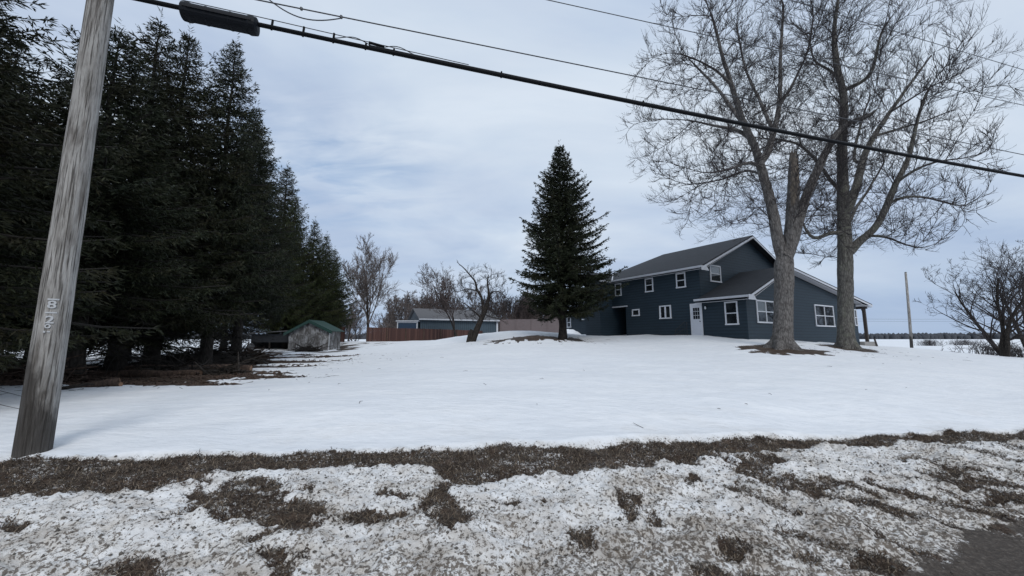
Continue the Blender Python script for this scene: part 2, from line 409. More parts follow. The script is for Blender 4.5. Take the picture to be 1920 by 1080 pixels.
_K = np.sqrt(((C[:, None, :2] - C[None, :, :2]) ** 2).sum(-1) + .8)
_A = np.block([[-_K - np.eye(len(C)) * 0.02 * -1, np.ones((len(C), 1))], [np.ones((1, len(C))), np.zeros((1, 1))]])
_w = np.linalg.solve(_A, np.append(C[:, 2], 0))
# verge lines measured on the ground
edge_px = [(-300,868),(0,862),(400,856),(700,848),(960,838),(1280,830),(1600,821),(1920,805),(2300,780)]
low_px = [(-300,955),(0,935),(250,925),(400,900),(560,885),(700,882),(900,903),(1050,888),(1250,882),(1330,868),(1500,850),(1700,846),(1920,846),(2300,826)]
EP = np.array([onh(a, b, -1.45 - .30 * max(0, a - 960) / 960) for a, b in edge_px])
LP = np.array([onh(a, b, -1.52 - .28 * max(0, a - 960) / 960) for a, b in low_px])
def bank(X, Y):
    t = road_t(X, Y)
    return np.interp(t, [2.2, 2.9, 3.6, 4.4, 5.2], [0, .10, .23, .31, .38])
def base_h(X, Y):
    sh = X.shape; x = X.ravel(); y = Y.ravel(); h = np.empty(x.shape)
    for i in range(0, len(x), 40000):
        d = np.sqrt((x[i:i+40000, None] - C[None, :, 0]) ** 2 + (y[i:i+40000, None] - C[None, :, 1]) ** 2 + .8)
        h[i:i+40000] = -d @ _w[:-1] + _w[-1]
    h = h.reshape(sh)
    far = sstep(55, 130, np.hypot(X, Y)); h = h * (1 - far) + (-.65) * far
    ey = np.interp(X, EP[:, 0], EP[:, 1]); b = bank(X, Y) + .0
    k = sstep(-.6, .9, Y - ey)
    edge_drop = np.interp(X, [-8, 2, 10], [0, 0, -.32]) * 1.0
    return np.where(k < 1, (b + edge_drop * sstep(3, 5, road_t(X, Y))) * (1 - k) + h * k, h)
PATCH = [(450,960,135,40),(560,968,70,30),(520,1040,50,32),(840,958,62,34),(850,985,40,20),(740,943,40,12),(680,972,110,9),(1180,943,32,22),(1222,966,20,14),(965,951,25,7),(1020,948,8,6),
         (1420,880,80,26),(1500,908,95,10),(1560,900,50,8),(1330,1052,42,26),(1410,1048,40,22),(1200,1076,70,14),(1640,1010,70,26),(1800,893,60,10),(1780,884,40,8),(1870,915,40,7),
         (1700,862,20,8),(1620,890,18,8),(1290,868,30,14),(1300,905,22,10),(240,1062,80,20),(20,1010,40,12),(1500,1000,30,10),(1525,1068,45,16),(1605,1040,40,14),(1695,1050,40,14),(1090,1000,40,22),(1375,1000,34,16),(1850,960,60,14),(450,930,60,14),(1385,915,30,7)]
def masks(X, Y):
    r = np.hypot(X, Y)
    ey = np.interp(X, EP[:, 0], EP[:, 1]) + (fbm(X * 1.1, Y * 1.1, 4, 3) - .5) * .35
    ly = np.interp(X, LP[:, 0], LP[:, 1]) + (fbm(X * 1.7, Y * 1.7, 4, 8) - .5) * .55
    n = fbm(X * 5, Y * 5, 5, 21, .6)
    strip = sstep(-.04, .03, ey - Y) * sstep(-.10, .12, Y - ly)
    bare = strip * (.60 + .5 * (n - .35))
    near = (r < 12) & (Y < 9)
    for (px, py, rx, ry) in PATCH:
        c = onh(px, py, -1.62); ex = abs(onh(px + rx, py, -1.62)[0] - c[0]); eyy = abs(onh(px, py - ry, -1.62)[1] - c[1])
        dx = X - c[0]; dy = Y - c[1]; a = math.atan(c[0] / c[1]) * .5
        u = dx - dy * (c[0] / c[1]) ; d = np.hypot(u / ex, dy / eyy)
        e = 1.25 - d + (fbm(X * 6 + px, Y * 6, 5, 5, .62) - .5) * 1.9
        bare = np.maximum(bare, sstep(.0, .75, e) * (.52 + .75 * (n - .3)))
    tt = road_t(X, Y)
    # streaks thrown up by the plough, leaning away from the road
    ca, sa = math.cos(R(-38)), math.sin(R(-38))
    ur = X * ca + Y * sa; vr = -X * sa + Y * ca
    streak = fbm(ur * 1.3, vr * 7, 4, 40)
    lowb = sstep(5.4, 3.0, tt) * sstep(-.5, 4, X) * sstep(.50, .66, streak)
    bare = np.maximum(bare, lowb * .66 * (Y < ly))
    clean = sstep(-.02, .16, Y - ey)
    # grass rings melted round the trunks, litter under the spruces (world ellipses: x, y, rx, ry, angle)
    for (x, y, rx, ry, s_) in RINGS:
        d = np.hypot((X - x) / rx, (Y - y) / ry) + (fbm(X * 1.6 + x, Y * 1.6, 4, 2, .6) - .5) * (1.15 if x > -6 else 1.9)
        bare = np.maximum(bare, sstep(1.08, .82, d) * s_)
    row = sstep(-11.8, -14.5, X + (fbm(X * .5, Y * .5, 3, 6) - .5) * 4) * sstep(9, 12, Y) * sstep(50, 40, Y)
    row = row * sstep(.40, .55, fbm(X * .9, Y * .55, 4, 15, .6)) * sstep(-25, -21, X)
    bare = np.maximum(bare, row * .85)
    dirty = (1 - clean) * (.06 + .95 * sstep(.30, .72, fbm(X * 1.7, Y * 2.6, 5, 60, .6)))
    dirty = (1 - clean) * np.clip(.50 + .42 * (dirty - .25), .34, .70)
    dirty = dirty * (.62 + .38 * sstep(5.2, 3.0, tt)) + (1 - clean) * sstep(3.4, 2.6, tt) * .22
    dirty = np.clip(dirty, 0, .78) + clean * sstep(.55, .75, fbm(X * .8, Y * 1.5, 4, 77)) * .10 * sstep(2.5, .0, Y - ey)
    rt = tt + (fbm(X * 3, Y * 3, 4, 9) - .5) * .5 + np.interp(X, [-2, 1.5, 4], [1.1, .58, .20])
    tar = sstep(2.95, 2.55, rt)
    return bare, dirty, tar, clean, streak, n
RINGS = []
def ring(px, py, Y, rx, ry, s=.85):
    a = at(px, py, Y); RINGS.append((a[0], a[1], rx, ry, s))
ring(1463, 651, 17.7, 1.75, 1.6); ring(1590, 651, 19.4, 1.35, 1.2); ring(1005, 635, 25.6, 3.5, 2.4, .97); ring(900, 640, 27, .9, .35, .8)
ring(1055, 635, 26.5, 1.6, .9)
ring(215, 715, 10.9, 2.6, .8); ring(350, 705, 12.6, 3.0, 1.1); ring(300, 722, 10.7, 2.0, .35); ring(420, 700, 13.6, 2.2, .7); ring(440, 690, 16.5, 2.0, .8); ring(500, 683, 20, 2.4, .8); ring(560, 677, 23, 1.8, .4)
ring(480, 690, 17.5, 3.0, .9, .8); ring(560, 683, 20.5, 2.6, .6, .75); ring(440, 711, 12.6, 2.2, .28, .8); ring(600, 676, 23.5, 2.2, .4, .7); ring(330, 727, 10.6, 1.6, .16, .8); ring(400, 718, 12.0, 1.5, .14, .8); ring(620, 681, 21, .8, .15, .7); ring(460, 707, 13.6, 1.2, .12, .7); ring(540, 671, 26, 1.5, .5)
def axis(lo, hi, fine, step, grow=1.07):
    a = list(np.arange(fine[0], fine[1], step)); s = step
    x = a[-1]
    while x < hi: s = min(s * grow, 60); x += s; a.append(x)
    s = step; x = a[0]; pre = []
    while x > lo: s = min(s * grow, 60); x -= s; pre.append(x)
    return np.array(pre[::-1] + a)
gx = axis(-900, 900, (-7.2, 10.5), .024, 1.045); gy = axis(-60, 1500, (2.2, 7.6), .02, 1.03)
GX, GY = np.meshgrid(gx, gy)
GZ = base_h(GX, GY)
bare, dirty, tar, clean, streak, nn = masks(GX, GY)
snowd = 1 - sstep(.42, .56, bare)
nearw = sstep(14, 7, GY) * sstep(16, 11, np.abs(GX))
GZ = GZ + (1 - tar) * nearw * ((1 - clean) * ((fbm(GX * 9, GY * 9, 5, 31, .62) - .5) * .075 + (fbm(GX * 26, GY * 22, 3, 36, .6) - .5) * .045 + snowd * .022 + (streak - .5) * .13 * sstep(-1, 3, GX))
          + (1 - clean) * (fbm(GX * 2.2, GY * 2.2, 3, 34) - .5) * .16 + clean * .055)
GZ = GZ + clean * ((fbm(GX * .35, GY * .5, 4, 51) - .5) * .16 + (fbm(GX * 1.3, GY * 2.4, 4, 53) - .5) * .035) * sstep(1, 3, GY) * (1 - sstep(80, 200, np.hypot(GX, GY)))
GZ = GZ - clean * sstep(.4, .7, bare) * .05
nx, ny = len(gx), len(gy)
idx = np.arange(nx * ny).reshape(ny, nx)
q = np.stack([idx[:-1, :-1], idx[:-1, 1:], idx[1:, 1:], idx[1:, :-1]], -1).reshape(-1, 4)
g = mesh_np('ground', np.stack([GX, GY, GZ], -1).reshape(-1, 3), q, M['ground'], attrs={'bare': ('POINT', bare), 'dirty': ('POINT', dirty), 'tarmac': ('POINT', tar)}, smooth=True)
tag(g, 'snow covered yard rising to the house, dirty ploughed bank in front', kind='structure')
def gz(x, y):
    """ground height by grid lookup"""
    i = int(np.clip(np.searchsorted(gx, x) - 1, 0, nx - 2)); j = int(np.clip(np.searchsorted(gy, y) - 1, 0, ny - 2))
    fx = (x - gx[i]) / (gx[i+1] - gx[i]); fy = (y - gy[j]) / (gy[j+1] - gy[j])
    return float((GZ[j, i] * (1-fx) + GZ[j, i+1] * fx) * (1-fy) + (GZ[j+1, i] * (1-fx) + GZ[j+1, i+1] * fx) * fy)

# dead grass blades standing in the bare patches of the verge
rs = np.random.RandomState(5)
m_ = (bare > .44) & (tar < .3) & (GY < 9) & (GY > 2.2) & (GX > -7.2) & (GX < 10.5) & (clean < .5)
jj, ii = np.nonzero(m_)
pick = rs.choice(len(jj), min(85000, len(jj) * 2), replace=True)
bx = GX[jj[pick], ii[pick]] + rs.uniform(-.015, .015, len(pick)); by = GY[jj[pick], ii[pick]] + rs.uniform(-.015, .015, len(pick)); bz = GZ[jj[pick], ii[pick]]
n = len(bx); an = rs.uniform(0, 2 * np.pi, n); ln = rs.uniform(.03, .09, n); el = rs.uniform(.05, .75, n); w = rs.uniform(.0016, .0034, n)
dx = np.cos(an) * np.cos(el); dy = np.sin(an) * np.cos(el); dz = np.sin(el)
B0 = np.stack([bx - np.sin(an) * w, by + np.cos(an) * w, bz - .004], -1); B1 = np.stack([bx + np.sin(an) * w, by - np.cos(an) * w, bz - .004], -1)
Mi = np.stack([bx + dx * ln * .55, by + dy * ln * .55, bz + dz * ln * .7], -1); T_ = np.stack([bx + dx * ln, by + dy * ln, bz + dz * ln * .75], -1)
M0 = Mi + (B0 - B1) * .4; M1 = Mi + (B1 - B0) * .4
V = np.stack([B0, B1, M1, M0, T_], 1).reshape(-1, 3); b5 = np.arange(n) * 5
mg, N, L, p, o_ = new_mat('dead_grass')
a_ = N('ShaderNodeAttribute'); a_.attribute_name = 'rnd'
L(ramp(N, L, a_.outputs['Fac'], [(0, (.020, .013, .009)), (.55, (.080, .056, .037)), (1, (.27, .215, .155))]), p.inputs['Base Color']); p.inputs['Roughness'].default_value = .8
M['grass'] = mg
rnd = rs.rand(n) ** 1.5
gr = mesh_np('dead_grass', V, [np.stack([b5, b5+1, b5+2, b5+3], -1), np.stack([b5+3, b5+2, b5+4], -1)], mg, attrs={'rnd': ('POINT', np.repeat(rnd, 5))})
tag(gr, 'flattened brown dead grass showing through the dirty roadside snow', 'grass', kind='stuff')
# frozen clods and gravel thrown over the bank
mc = simple('clod', (.10, .09, .078), .9, var=.5, scale=3)
m_ = (clean < .3) & (tar < .9) & (GX > -7) & (GX < 10) & (GY < 8); jj, ii = np.nonzero(m_); pick = rs.choice(len(jj), 9000)
n = len(pick); cxx = GX[jj[pick], ii[pick]]; cyy = GY[jj[pick], ii[pick]]; czz = GZ[jj[pick], ii[pick]]
sz = rs.gamma(2, .0032, n) + .003
oc = np.array([(1,0,0),(-1,0,0),(0,1,0),(0,-1,0),(0,0,.8),(0,0,-.8)])
V = (np.stack([cxx, cyy, czz + sz * .2], -1)[:, None, :] + oc[None] * sz[:, None, None] * rs.uniform(.5, 1.3, (n, 6, 1))).reshape(-1, 3)
fo = np.array([(0,2,4),(2,1,4),(1,3,4),(3,0,4),(2,0,5),(1,2,5),(3,1,5),(0,3,5)])
cl = mesh_np('gravel', V, (np.arange(n)[:, None, None] * 6 + fo[None]).reshape(-1, 3), mc)
tag(cl, 'small dark stones and clods scattered over the ploughed snow bank', 'gravel', kind='stuff')

# ---------------------------------------------------------------- tube batches
def norm(a): return a / np.maximum(np.linalg.norm(a, axis=-1, keepdims=True), 1e-9)
def tubes(P, Rr, k, knob=0):
    """P (T,n,3), Rr (T,n) -> verts, quads ; open tubes"""
    T, n, _ = P.shape
    t = np.empty_like(P); t[:, 1:-1] = P[:, 2:] - P[:, :-2]; t[:, 0] = P[:, 1] - P[:, 0]; t[:, -1] = P[:, -1] - P[:, -2]; t = norm(t)
    m = norm(P[:, -1] - P[:, 0]); ref = np.where(np.abs(m[:, 2:3]) < .8, np.array([[0, 0, 1.]]), np.array([[1., 0, 0]]))
    a = norm(np.cross(t, ref[:, None, :])); b = np.cross(t, a)
    an = np.arange(k) * 2 * np.pi / k
    RR = np.repeat(Rr[:, :, None], k, 2)
    if knob:
        zc = np.concatenate([np.zeros((T, 1)), np.cumsum(np.linalg.norm(np.diff(P, axis=1), axis=2), 1)], 1)[:, :, None]
        wrap = lambda u: fbm(3 + 2.2 * np.cos(an)[None, None] * u + zc * 0, 3 + 2.2 * np.sin(an)[None, None] * u + zc * .9, 4, 5, .6)
        RR = RR * (1 + knob * (wrap(1.0) - .5) * 1.6 + knob * .9 * (wrap(4.0) - .5)) + np.clip(RR - .42, 0, .4) * .9 * np.cos(5 * an + 1)[None, None]
    V = P[:, :, None, :] + RR[..., None] * (a[:, :, None, :] * np.cos(an)[None, None, :, None] + b[:, :, None, :] * np.sin(an)[None, None, :, None])
    i = np.arange(T * n * k).reshape(T, n, k); j = np.roll(i, -1, axis=2)
    Q = np.stack([i[:, :-1], j[:, :-1], j[:, 1:], i[:, 1:]], -1).reshape(-1, 4)
    return V.reshape(-1, 3), Q
class Batch:
    def __init__(s): s.V = []; s.Q = []; s.n = 0
    def add(s, P, Rr, k, knob=0):
        if not len(P): return
        V, Q = tubes(np.asarray(P, float), np.asarray(Rr, float), k, knob); s.V.append(V); s.Q.append(Q + s.n); s.n += len(V)
    def obj(s, name, mat, parent=None, smooth=True):
        return mesh_np(name, np.concatenate(s.V), np.concatenate(s.Q), mat, parent, smooth=smooth)
def resample(P, n):
    P = np.asarray(P, float); d = np.r_[0, np.cumsum(np.linalg.norm(np.diff(P, axis=0), axis=1))]; u = np.linspace(0, d[-1], n)
    return np.stack([np.interp(u, d, P[:, i]) for i in range(P.shape[1])], -1)
def smooth_line(P, step):
    """Catmull-Rom through rows (x,y,z,r), resampled"""
    P = np.asarray(P, float); Q = np.vstack([2 * P[0] - P[1], P, 2 * P[-1] - P[-2]]); out = []
    for i in range(1, len(Q) - 2):
        for u in np.linspace(0, 1, 8, endpoint=False):
            a, b, c, d = Q[i-1], Q[i], Q[i+1], Q[i+2]
            out.append(.5 * ((2*b) + (-a+c)*u + (2*a-5*b+4*c-d)*u*u + (-a+3*b-3*c+d)*u**3))
    out.append(P[-1]); out = np.array(out)
    L_ = np.linalg.norm(np.diff(out[:, :3], axis=0), axis=1).sum()
    return resample(out, max(3, int(L_ / step) + 1))

# ---------------------------------------------------------------- bare trees
def bare_tree(root, limbs, attractors, seed, D=.33, di=3.0, dk=.75, tip_r=.0115, thick=.055, bark=None, twig=None, ntw=2, twl=.55, up=.22, flare=True, iters=90, trunk_name='trunk'):
    """limbs: list of (parent_limb, start_frac, rows(x,y,z,r)) in world space; grown further towards the attractors"""
    rg = np.random.RandomState(seed)
    pos = []; par = []; rad = []; lim_idx = []
    for (pl, rows) in limbs:
        P = smooth_line(rows, D); ids = []
        prev = -1
        if pl is not None:
            cand = lim_idx[pl]; prev = cand[int(np.argmin([np.linalg.norm(pos[c] - P[0, :3]) for c in cand]))]
        for k, r in enumerate(P):
            if k == 0 and pl is not None and np.linalg.norm(pos[prev] - r[:3]) < D * .6: ids.append(prev); continue
            pos.append(r[:3] + (rg.normal(0, .018, 3) if r[3] < .2 else 0)); par.append(prev); rad.append(r[3]); prev = len(pos) - 1; ids.append(prev)
        lim_idx.append(ids)
    nskel = len(pos)
    pos = [np.asarray(p_) for p_ in pos]
    A = attractors; alive = np.ones(len(A), bool)
    Pn = np.array(pos); growable = np.array([r < .30 for r in rad])
    dist = np.full(len(A), 1e9); near = np.zeros(len(A), int)
    def upd(newi):
        nonlocal dist, near
        q = np.array([pos[i] for i in newi])
        for c in range(0, len(q), 300):
            dd = np.linalg.norm(A[:, None] - q[None, c:c+300], axis=2); m = dd.argmin(1); dm = dd[np.arange(len(A)), m]
            b = dm < dist; dist[b] = dm[b]; near[b] = np.array(newi)[c:c+300][m[b]]
    upd([i for i in range(nskel) if growable[i]])
    grown_from = {}
    for it in range(iters):
        act = alive & (dist < di) & (dist > dk)
        if not act.any(): 
            break
        dirs = {}
        ai = np.nonzero(act)[0]; v = norm(A[ai] - np.array([pos[i] for i in near[ai]]))
        for k_, a in enumerate(ai):
            dirs.setdefault(near[a], []).append(v[k_])
        new = []
        for i, vs in dirs.items():
            s = np.sum(vs, axis=0); s = s / (np.linalg.norm(s) + 1e-6)
            pd = pos[i] - pos[par[i]] if par[i] >= 0 else np.array([0, 0, 1.])
            pd = pd / (np.linalg.norm(pd) + 1e-6)
            s = s + .65 * pd + rg.normal(0, .10, 3) + np.array([0, 0, up]); s /= np.linalg.norm(s)
            cnt = grown_from.get(i, 0)
            if cnt > 2: dist[near == i] = np.where(dist[near == i] < di, 1e8, dist[near == i]); continue
            grown_from[i] = cnt + 1
            pos.append(pos[i] + s * D); par.append(i); rad.append(0.0); new.append(len(pos) - 1)
        if not new: break
        upd(new)
        alive &= dist > dk
    n = len(pos); pos = np.array(pos); par = np.array(par); skr = np.array(rad)
    ch = [[] for _ in range(n)]
    for i in range(n):
        if par[i] >= 0: ch[par[i]].append(i)
    e = 2.35; acc = np.zeros(n)
    r = np.zeros(n)
    for i in range(n - 1, -1, -1):
        acc[i] = max(acc[i], tip_r ** e) if not ch[i] else acc[i]
        r[i] = acc[i] ** (1 / e)
        if par[i] >= 0: acc[par[i]] += acc[i] * 1.0
    r = np.maximum(r, skr)
    for i in range(n):
        if par[i] >= 0 and skr[i] == 0 : r[i] = min(r[i], r[par[i]] * .9)
    # chains: follow the thickest child
    tb, cb = Batch(), Batch(); done = np.zeros(n, bool); chains = []
    starts = [i for i in range(n) if par[i] < 0]; stack = list(starts)
    while stack:
        i = stack.pop(); c = ([par[i]] if par[i] >= 0 else []) + [i]
        while ch[i]:
            k = max(ch[i], key=lambda j: r[j]); stack += [j for j in ch[i] if j != k]; c.append(k); i = k
        chains.append(c)
    for c in chains:
        if len(c) < 2: continue
        P = pos[c].copy(); rr = r[c].copy()
        first = par[c[0]] >= 0 or len(c) > 1 and par[c[1]] == c[0]
        if c[0] != c[1] and par[c[1]] == c[0] and rr[0] > rr[1] * 1.05: rr[0] = rr[1] * 1.25
        for _ in range(2): P[1:-1] = .25 * P[:-2] + .5 * P[1:-1] + .25 * P[2:]
        mx = rr[1]
        if mx > thick: 
            cut = np.nonzero(rr < thick)[0]; cut = cut[0] if len(cut) and cut[0] > 1 else len(c)
            # trunk: finer sides, knobbly radius
            Pt = P[:cut + 1]; Rt = rr[:cut + 1]
            Pt = resample(np.c_[Pt, Rt], max(3, len(Pt) * (6 if mx > .15 else 3))); Rt = Pt[:, 3]; Pt = Pt[:, :3]
            tb.add([Pt], [Rt], 32 if mx > .15 else 10, .16 if mx > .15 else .1)
            if cut < len(c) - 1: cb.add([P[cut:]], [rr[cut:]], 5)
        else:
            cb.add([P], [rr], 5 if mx > .025 else 3)
    # twigs
    thin = np.nonzero((r < .035) & (np.arange(n) >= 0))[0]
    tips = np.array([len(c_) == 0 for c_ in ch])
    cnt = np.where(tips[thin], ntw + 2, ntw); src = np.repeat(thin, cnt); T = len(src)
    base_d = norm(pos[src] - pos[np.maximum(par[src], 0)])
    rv = norm(rg.normal(0, 1, (T, 3))); d0 = norm(base_d + rv * np.where(tips[src], .38, .85)[:, None] + np.array([0, 0, .26]))
    ln = rg.uniform(.5, 1.35, T) * twl
    bend = rg.normal(0, .19, (T, 3)); bend[:, 2] += .24
    p0 = pos[src]; p1 = p0 + d0 * (ln * .4)[:, None]; d1 = norm(d0 + bend * .8); p2 = p1 + d1 * (ln * .35)[:, None]; d2 = norm(d1 + bend * .6); p3 = p2 + d2 * (ln * .3)[:, None]
    rt = np.minimum(r[src], tip_r * 1.05)
    cb.add(np.stack([p0, p1, p2, p3], 1), np.stack([rt, rt * .8, rt * .65, rt * .45], 1), 3)
    # side twiglets
    for q0, dd in ((p1, d1), (p2, d2)):
        rv = norm(rg.normal(0, 1, (T, 3))); s0 = norm(dd + rv * .8 + np.array([0, 0, .25])); l2 = rg.uniform(.12, .32, T) * (twl / .55)
        q1 = q0 + s0 * l2[:, None] * .5; q2 = q1 + norm(s0 + np.array([0, 0, .35])) * l2[:, None] * .5
        cb.add(np.stack([q0, q1, q2], 1), np.stack([rt * .6, rt * .55, rt * .4], 1), 3)
    ox = np.array(root.location)
    tb.V = [v - ox for v in tb.V]; cb.V = [v - ox for v in cb.V]
    out = []
    if tb.V: out.append(tb.obj(trunk_name, bark, root))
    out.append(cb.obj('crown', twig, root))
    return out
def ell(n, c, rr, rg, zmin=None, fn=None):
    out = []
    while len(out) < n:
        p = rg.uniform(-1, 1, (n * 3, 3)); d = np.linalg.norm(p, axis=1); p = p[(d < 1)]; d = d[d < 1] if False else np.linalg.norm(p, axis=1)
        p = p[rg.rand(len(p)) < .35 + .65 * d ** 1.5]
        q = p * rr + c
        if zmin is not None: q = q[q[:, 2] > zmin]
        if fn is not None: q = q[fn(q)]
        out += list(q)
    return np.array(out[:n])
def rows(pts):  # (px,py,Y,r)
    return [(*at(a, b, c), d) for a, b, c, d in pts]

# ---------------------------------------------------------------- the farmhouse
A = R(31); OX, OY = 13.448, 22.0
U = (math.cos(A), math.sin(A))
def hloc(x, y): return (OX + U[0] * x - U[1] * y, OY + U[1] * x + U[0] * y)
house = empty('farmhouse', (OX, OY, CAM), A)
tag(house, 'dark navy blue farmhouse with white trimmed windows and grey shingle roofs on the snowy rise', 'house')
Z0 = -1.3
def wall(b, name='wall', m=None): return b.build(name, m or M['siding'], house)
# main two-storey block: x 0..12.0, y 2.75..16
b = MB()
b.box((0, 3.3, Z0), (.2, 9.0, 4.55)); b.box((0, 9.0, 2.42), (.2, 10.4, 4.55))
wall(b)
b = MB(); b.prism([(0, 2.75, Z0), (12.0, 2.75, Z0), (12.0, 2.75, 4.55), (6.0, 2.75, 7.12), (0, 2.75, 4.55)], (0, .55, 0)); wall(b)
b = MB(); b.box((11.8, 3.3, Z0), (12.0, 12.1, 4.55)); b.box((0, 11.9, Z0), (11.8, 12.1, 4.55)); wall(b)
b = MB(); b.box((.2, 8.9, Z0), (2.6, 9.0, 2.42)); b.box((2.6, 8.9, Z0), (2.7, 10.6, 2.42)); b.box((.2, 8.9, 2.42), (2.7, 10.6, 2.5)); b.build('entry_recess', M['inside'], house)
# wing standing forward at the far end: x -1.35..5.9, y 10.4..16.2
b = MB(); b.box((-1.35, 10.4, Z0), (2.6, 10.6, 4.5))
b.prism([(-1.35, 10.6, Z0), (-1.35, 11.9, Z0), (-1.35, 11.9, 4.5), (-1.35, 11.25, 4.95), (-1.35, 10.6, 4.6)], (.2, 0, 0)); b.box((-1.35, 11.9, Z0), (0, 12.1, 4.5)); wall(b)
# addition (front gable, y 0..2.75) x 0..15.9
b = MB(); b.prism([(0, 0, Z0), (15.9, 0, Z0), (15.9, 0, 2.55), (4.75, 0, 4.25), (0, 0, 2.35)], (0, .2, 0)); wall(b)
b = MB(); b.box((0, .2, Z0), (.2, 2.75, 2.3)); wall(b)
b = MB(); b.box((15.7, .2, Z0), (15.9, 9.0, 2.55)); b.box((12.0, 8.8, Z0), (15.7, 9.0, 2.9)); wall(b)
def slab(poly, th, name='roof', mat=None):
    """poly upper surface (x,y,z), thickness downwards"""
    b = MB(); b.prism(poly, (0, 0, -th)); return b.build(name, mat or M['shingle'], house)
s = .444; ov = .45
rf = slab([(-ov, 2.3, 4.50), (6.0, 2.3, 7.36), (6.0, 9.9, 7.36), (1.0, 12.2, 5.16), (-ov, 12.2, 4.5)], .10)
slab([(6.0, 9.9, 7.36), (8.0, 12.4, 6.3), (1.0, 12.4, 5.10)], .10)
slab([(6.0, 2.3, 7.36), (12.0 + ov, 2.3, 4.5), (12.0 + ov, 12.4, 4.5), (8.0, 12.4, 6.3), (6.0, 9.9, 7.36)], .10)
# wing roof, ridge running across
slab([(-1.75, 10.0, 4.51), (.6, 10.0, 4.51), (1.8, 11.25, 5.30), (-1.75, 11.25, 5.30)], .10)
slab([(-1.75, 11.25, 5.30), (1.8, 11.25, 5.30), (.6, 12.5, 4.51), (-1.75, 12.5, 4.51)], .10)
b = MB(); b.prism([(-.42, 9.98, 4.53), (-.30, 9.98, 4.535), (1.12, 11.2, 5.33), (1.0, 11.22, 5.33)], (0, 0, .02)); b.build('valley_flashing', M['gutter'], house)
# addition roof
slab([(-.45, -.4, 2.40), (4.75, -.4, 4.57), (4.75, 2.74, 4.57), (-.45, 2.74, 2.40)], .09)
slab([(4.75, -.4, 4.57), (18.0, -.4, 2.68), (18.0, 2.74, 2.68), (4.75, 2.74, 4.57)], .09)
slab([(12.1, 2.74, 3.52), (18.0, 2.74, 2.68), (18.0, 9.4, 2.68), (12.1, 9.4, 3.52)], .09)
def board(name, pts, w, d, mat):
    """rake/fascia board: polyline pts (upper outer edge), hanging down w, thick d in y"""
    b = MB()
    for p, q in zip(pts[:-1], pts[1:]):
        b.hexa([(p[0], p[1], p[2] - w), (q[0], q[1], q[2] - w), (q[0], q[1] + d, q[2] - w), (p[0], p[1] + d, p[2] - w)],
               [(p[0], p[1], p[2]), (q[0], q[1], q[2]), (q[0], q[1] + d, q[2]), (p[0], p[1] + d, p[2])])
    return b.build(name, mat, house)
board('rake_board', [(-.45, 2.27, 4.40), (6.0, 2.27, 7.26), (12.45, 2.27, 4.40)], .13, .028, M['white'])
board('rake_board', [(-.45, -.43, 2.31), (4.75, -.43, 4.48), (18.0, -.43, 2.59)], .125, .028, M['white'])
# soffits and gutters
b = MB(); b.prism([(-.45, 2.30, 4.28), (-.45, 12.3, 4.28), (0, 12.3, 4.36), (0, 2.30, 4.36)], (0, 0, .03)); b.prism([(0, 2.30, 4.36), (0, 2.75, 4.36), (6, 2.75, 7.10), (6, 2.30, 7.10)], (0, 0, .03)); b.build('soffit', M['soffit'], house)
b = MB(); b.prism([(-.45, -.40, 2.14), (-.45, 2.9, 2.14), (0, 2.9, 2.18), (0, -.4, 2.18)], (0, 0, .03)); b.prism([(0, -.4, 2.20), (0, 0, 2.20), (4.75, 0, 4.30), (4.75, -.4, 4.30)], (0, 0, .03))
b.prism([(4.75, -.4, 4.30), (4.75, 0, 4.30), (15.9, 0, 2.62), (15.9, -.4, 2.62)], (0, 0, .03)); b.prism([(15.9, -.4, 2.56), (15.9, 9.0, 2.56), (17.95, 9.0, 2.42), (17.95, -.4, 2.42)], (0, 0, .03)); b.build('soffit', M['soffit'], house)
def gutter(x, y0, y1, z):
    b = MB(); pr = [(x - .11, z), (x - .11, z - .08), (x - .08, z - .125), (x, z - .125), (x, z)]
    b.prism([(a, y0, c) for a, c in pr], (0, y1 - y0, 0)); return b.build('gutter', M['gutter'], house)
gutter(-.455, 2.25, 9.9, 4.50); gutter(-.455, -.42, 2.9, 2.40)
b = MB(); b.box((-.48, -.44, 2.14), (.02, -.405, 2.40)); b.prism([(-.50, -.435, 2.13), (.30, -.435, 2.13), (.02, -.435, 2.42), (-.50, -.435, 2.42)], (0, -.02, 0)); b.build('eave_return', M['white'], house)
b = MB(); b.prism([(-.50, 2.262, 4.22), (.30, 2.262, 4.22), (.02, 2.262, 4.5), (-.50, 2.262, 4.5)], (0, -.02, 0)); b.build('eave_return', M['white'], house)
b = MB(); b.box((-1.75, 9.90, 4.35), (-.57, 9.995, 4.49)); b.build('gutter', M['gutter'], house)
b = MB(); b.box((-.05, 8.8, 2.36), (0, 10.39, 2.46)); b.build('lintel_trim', M['gutter'], house)
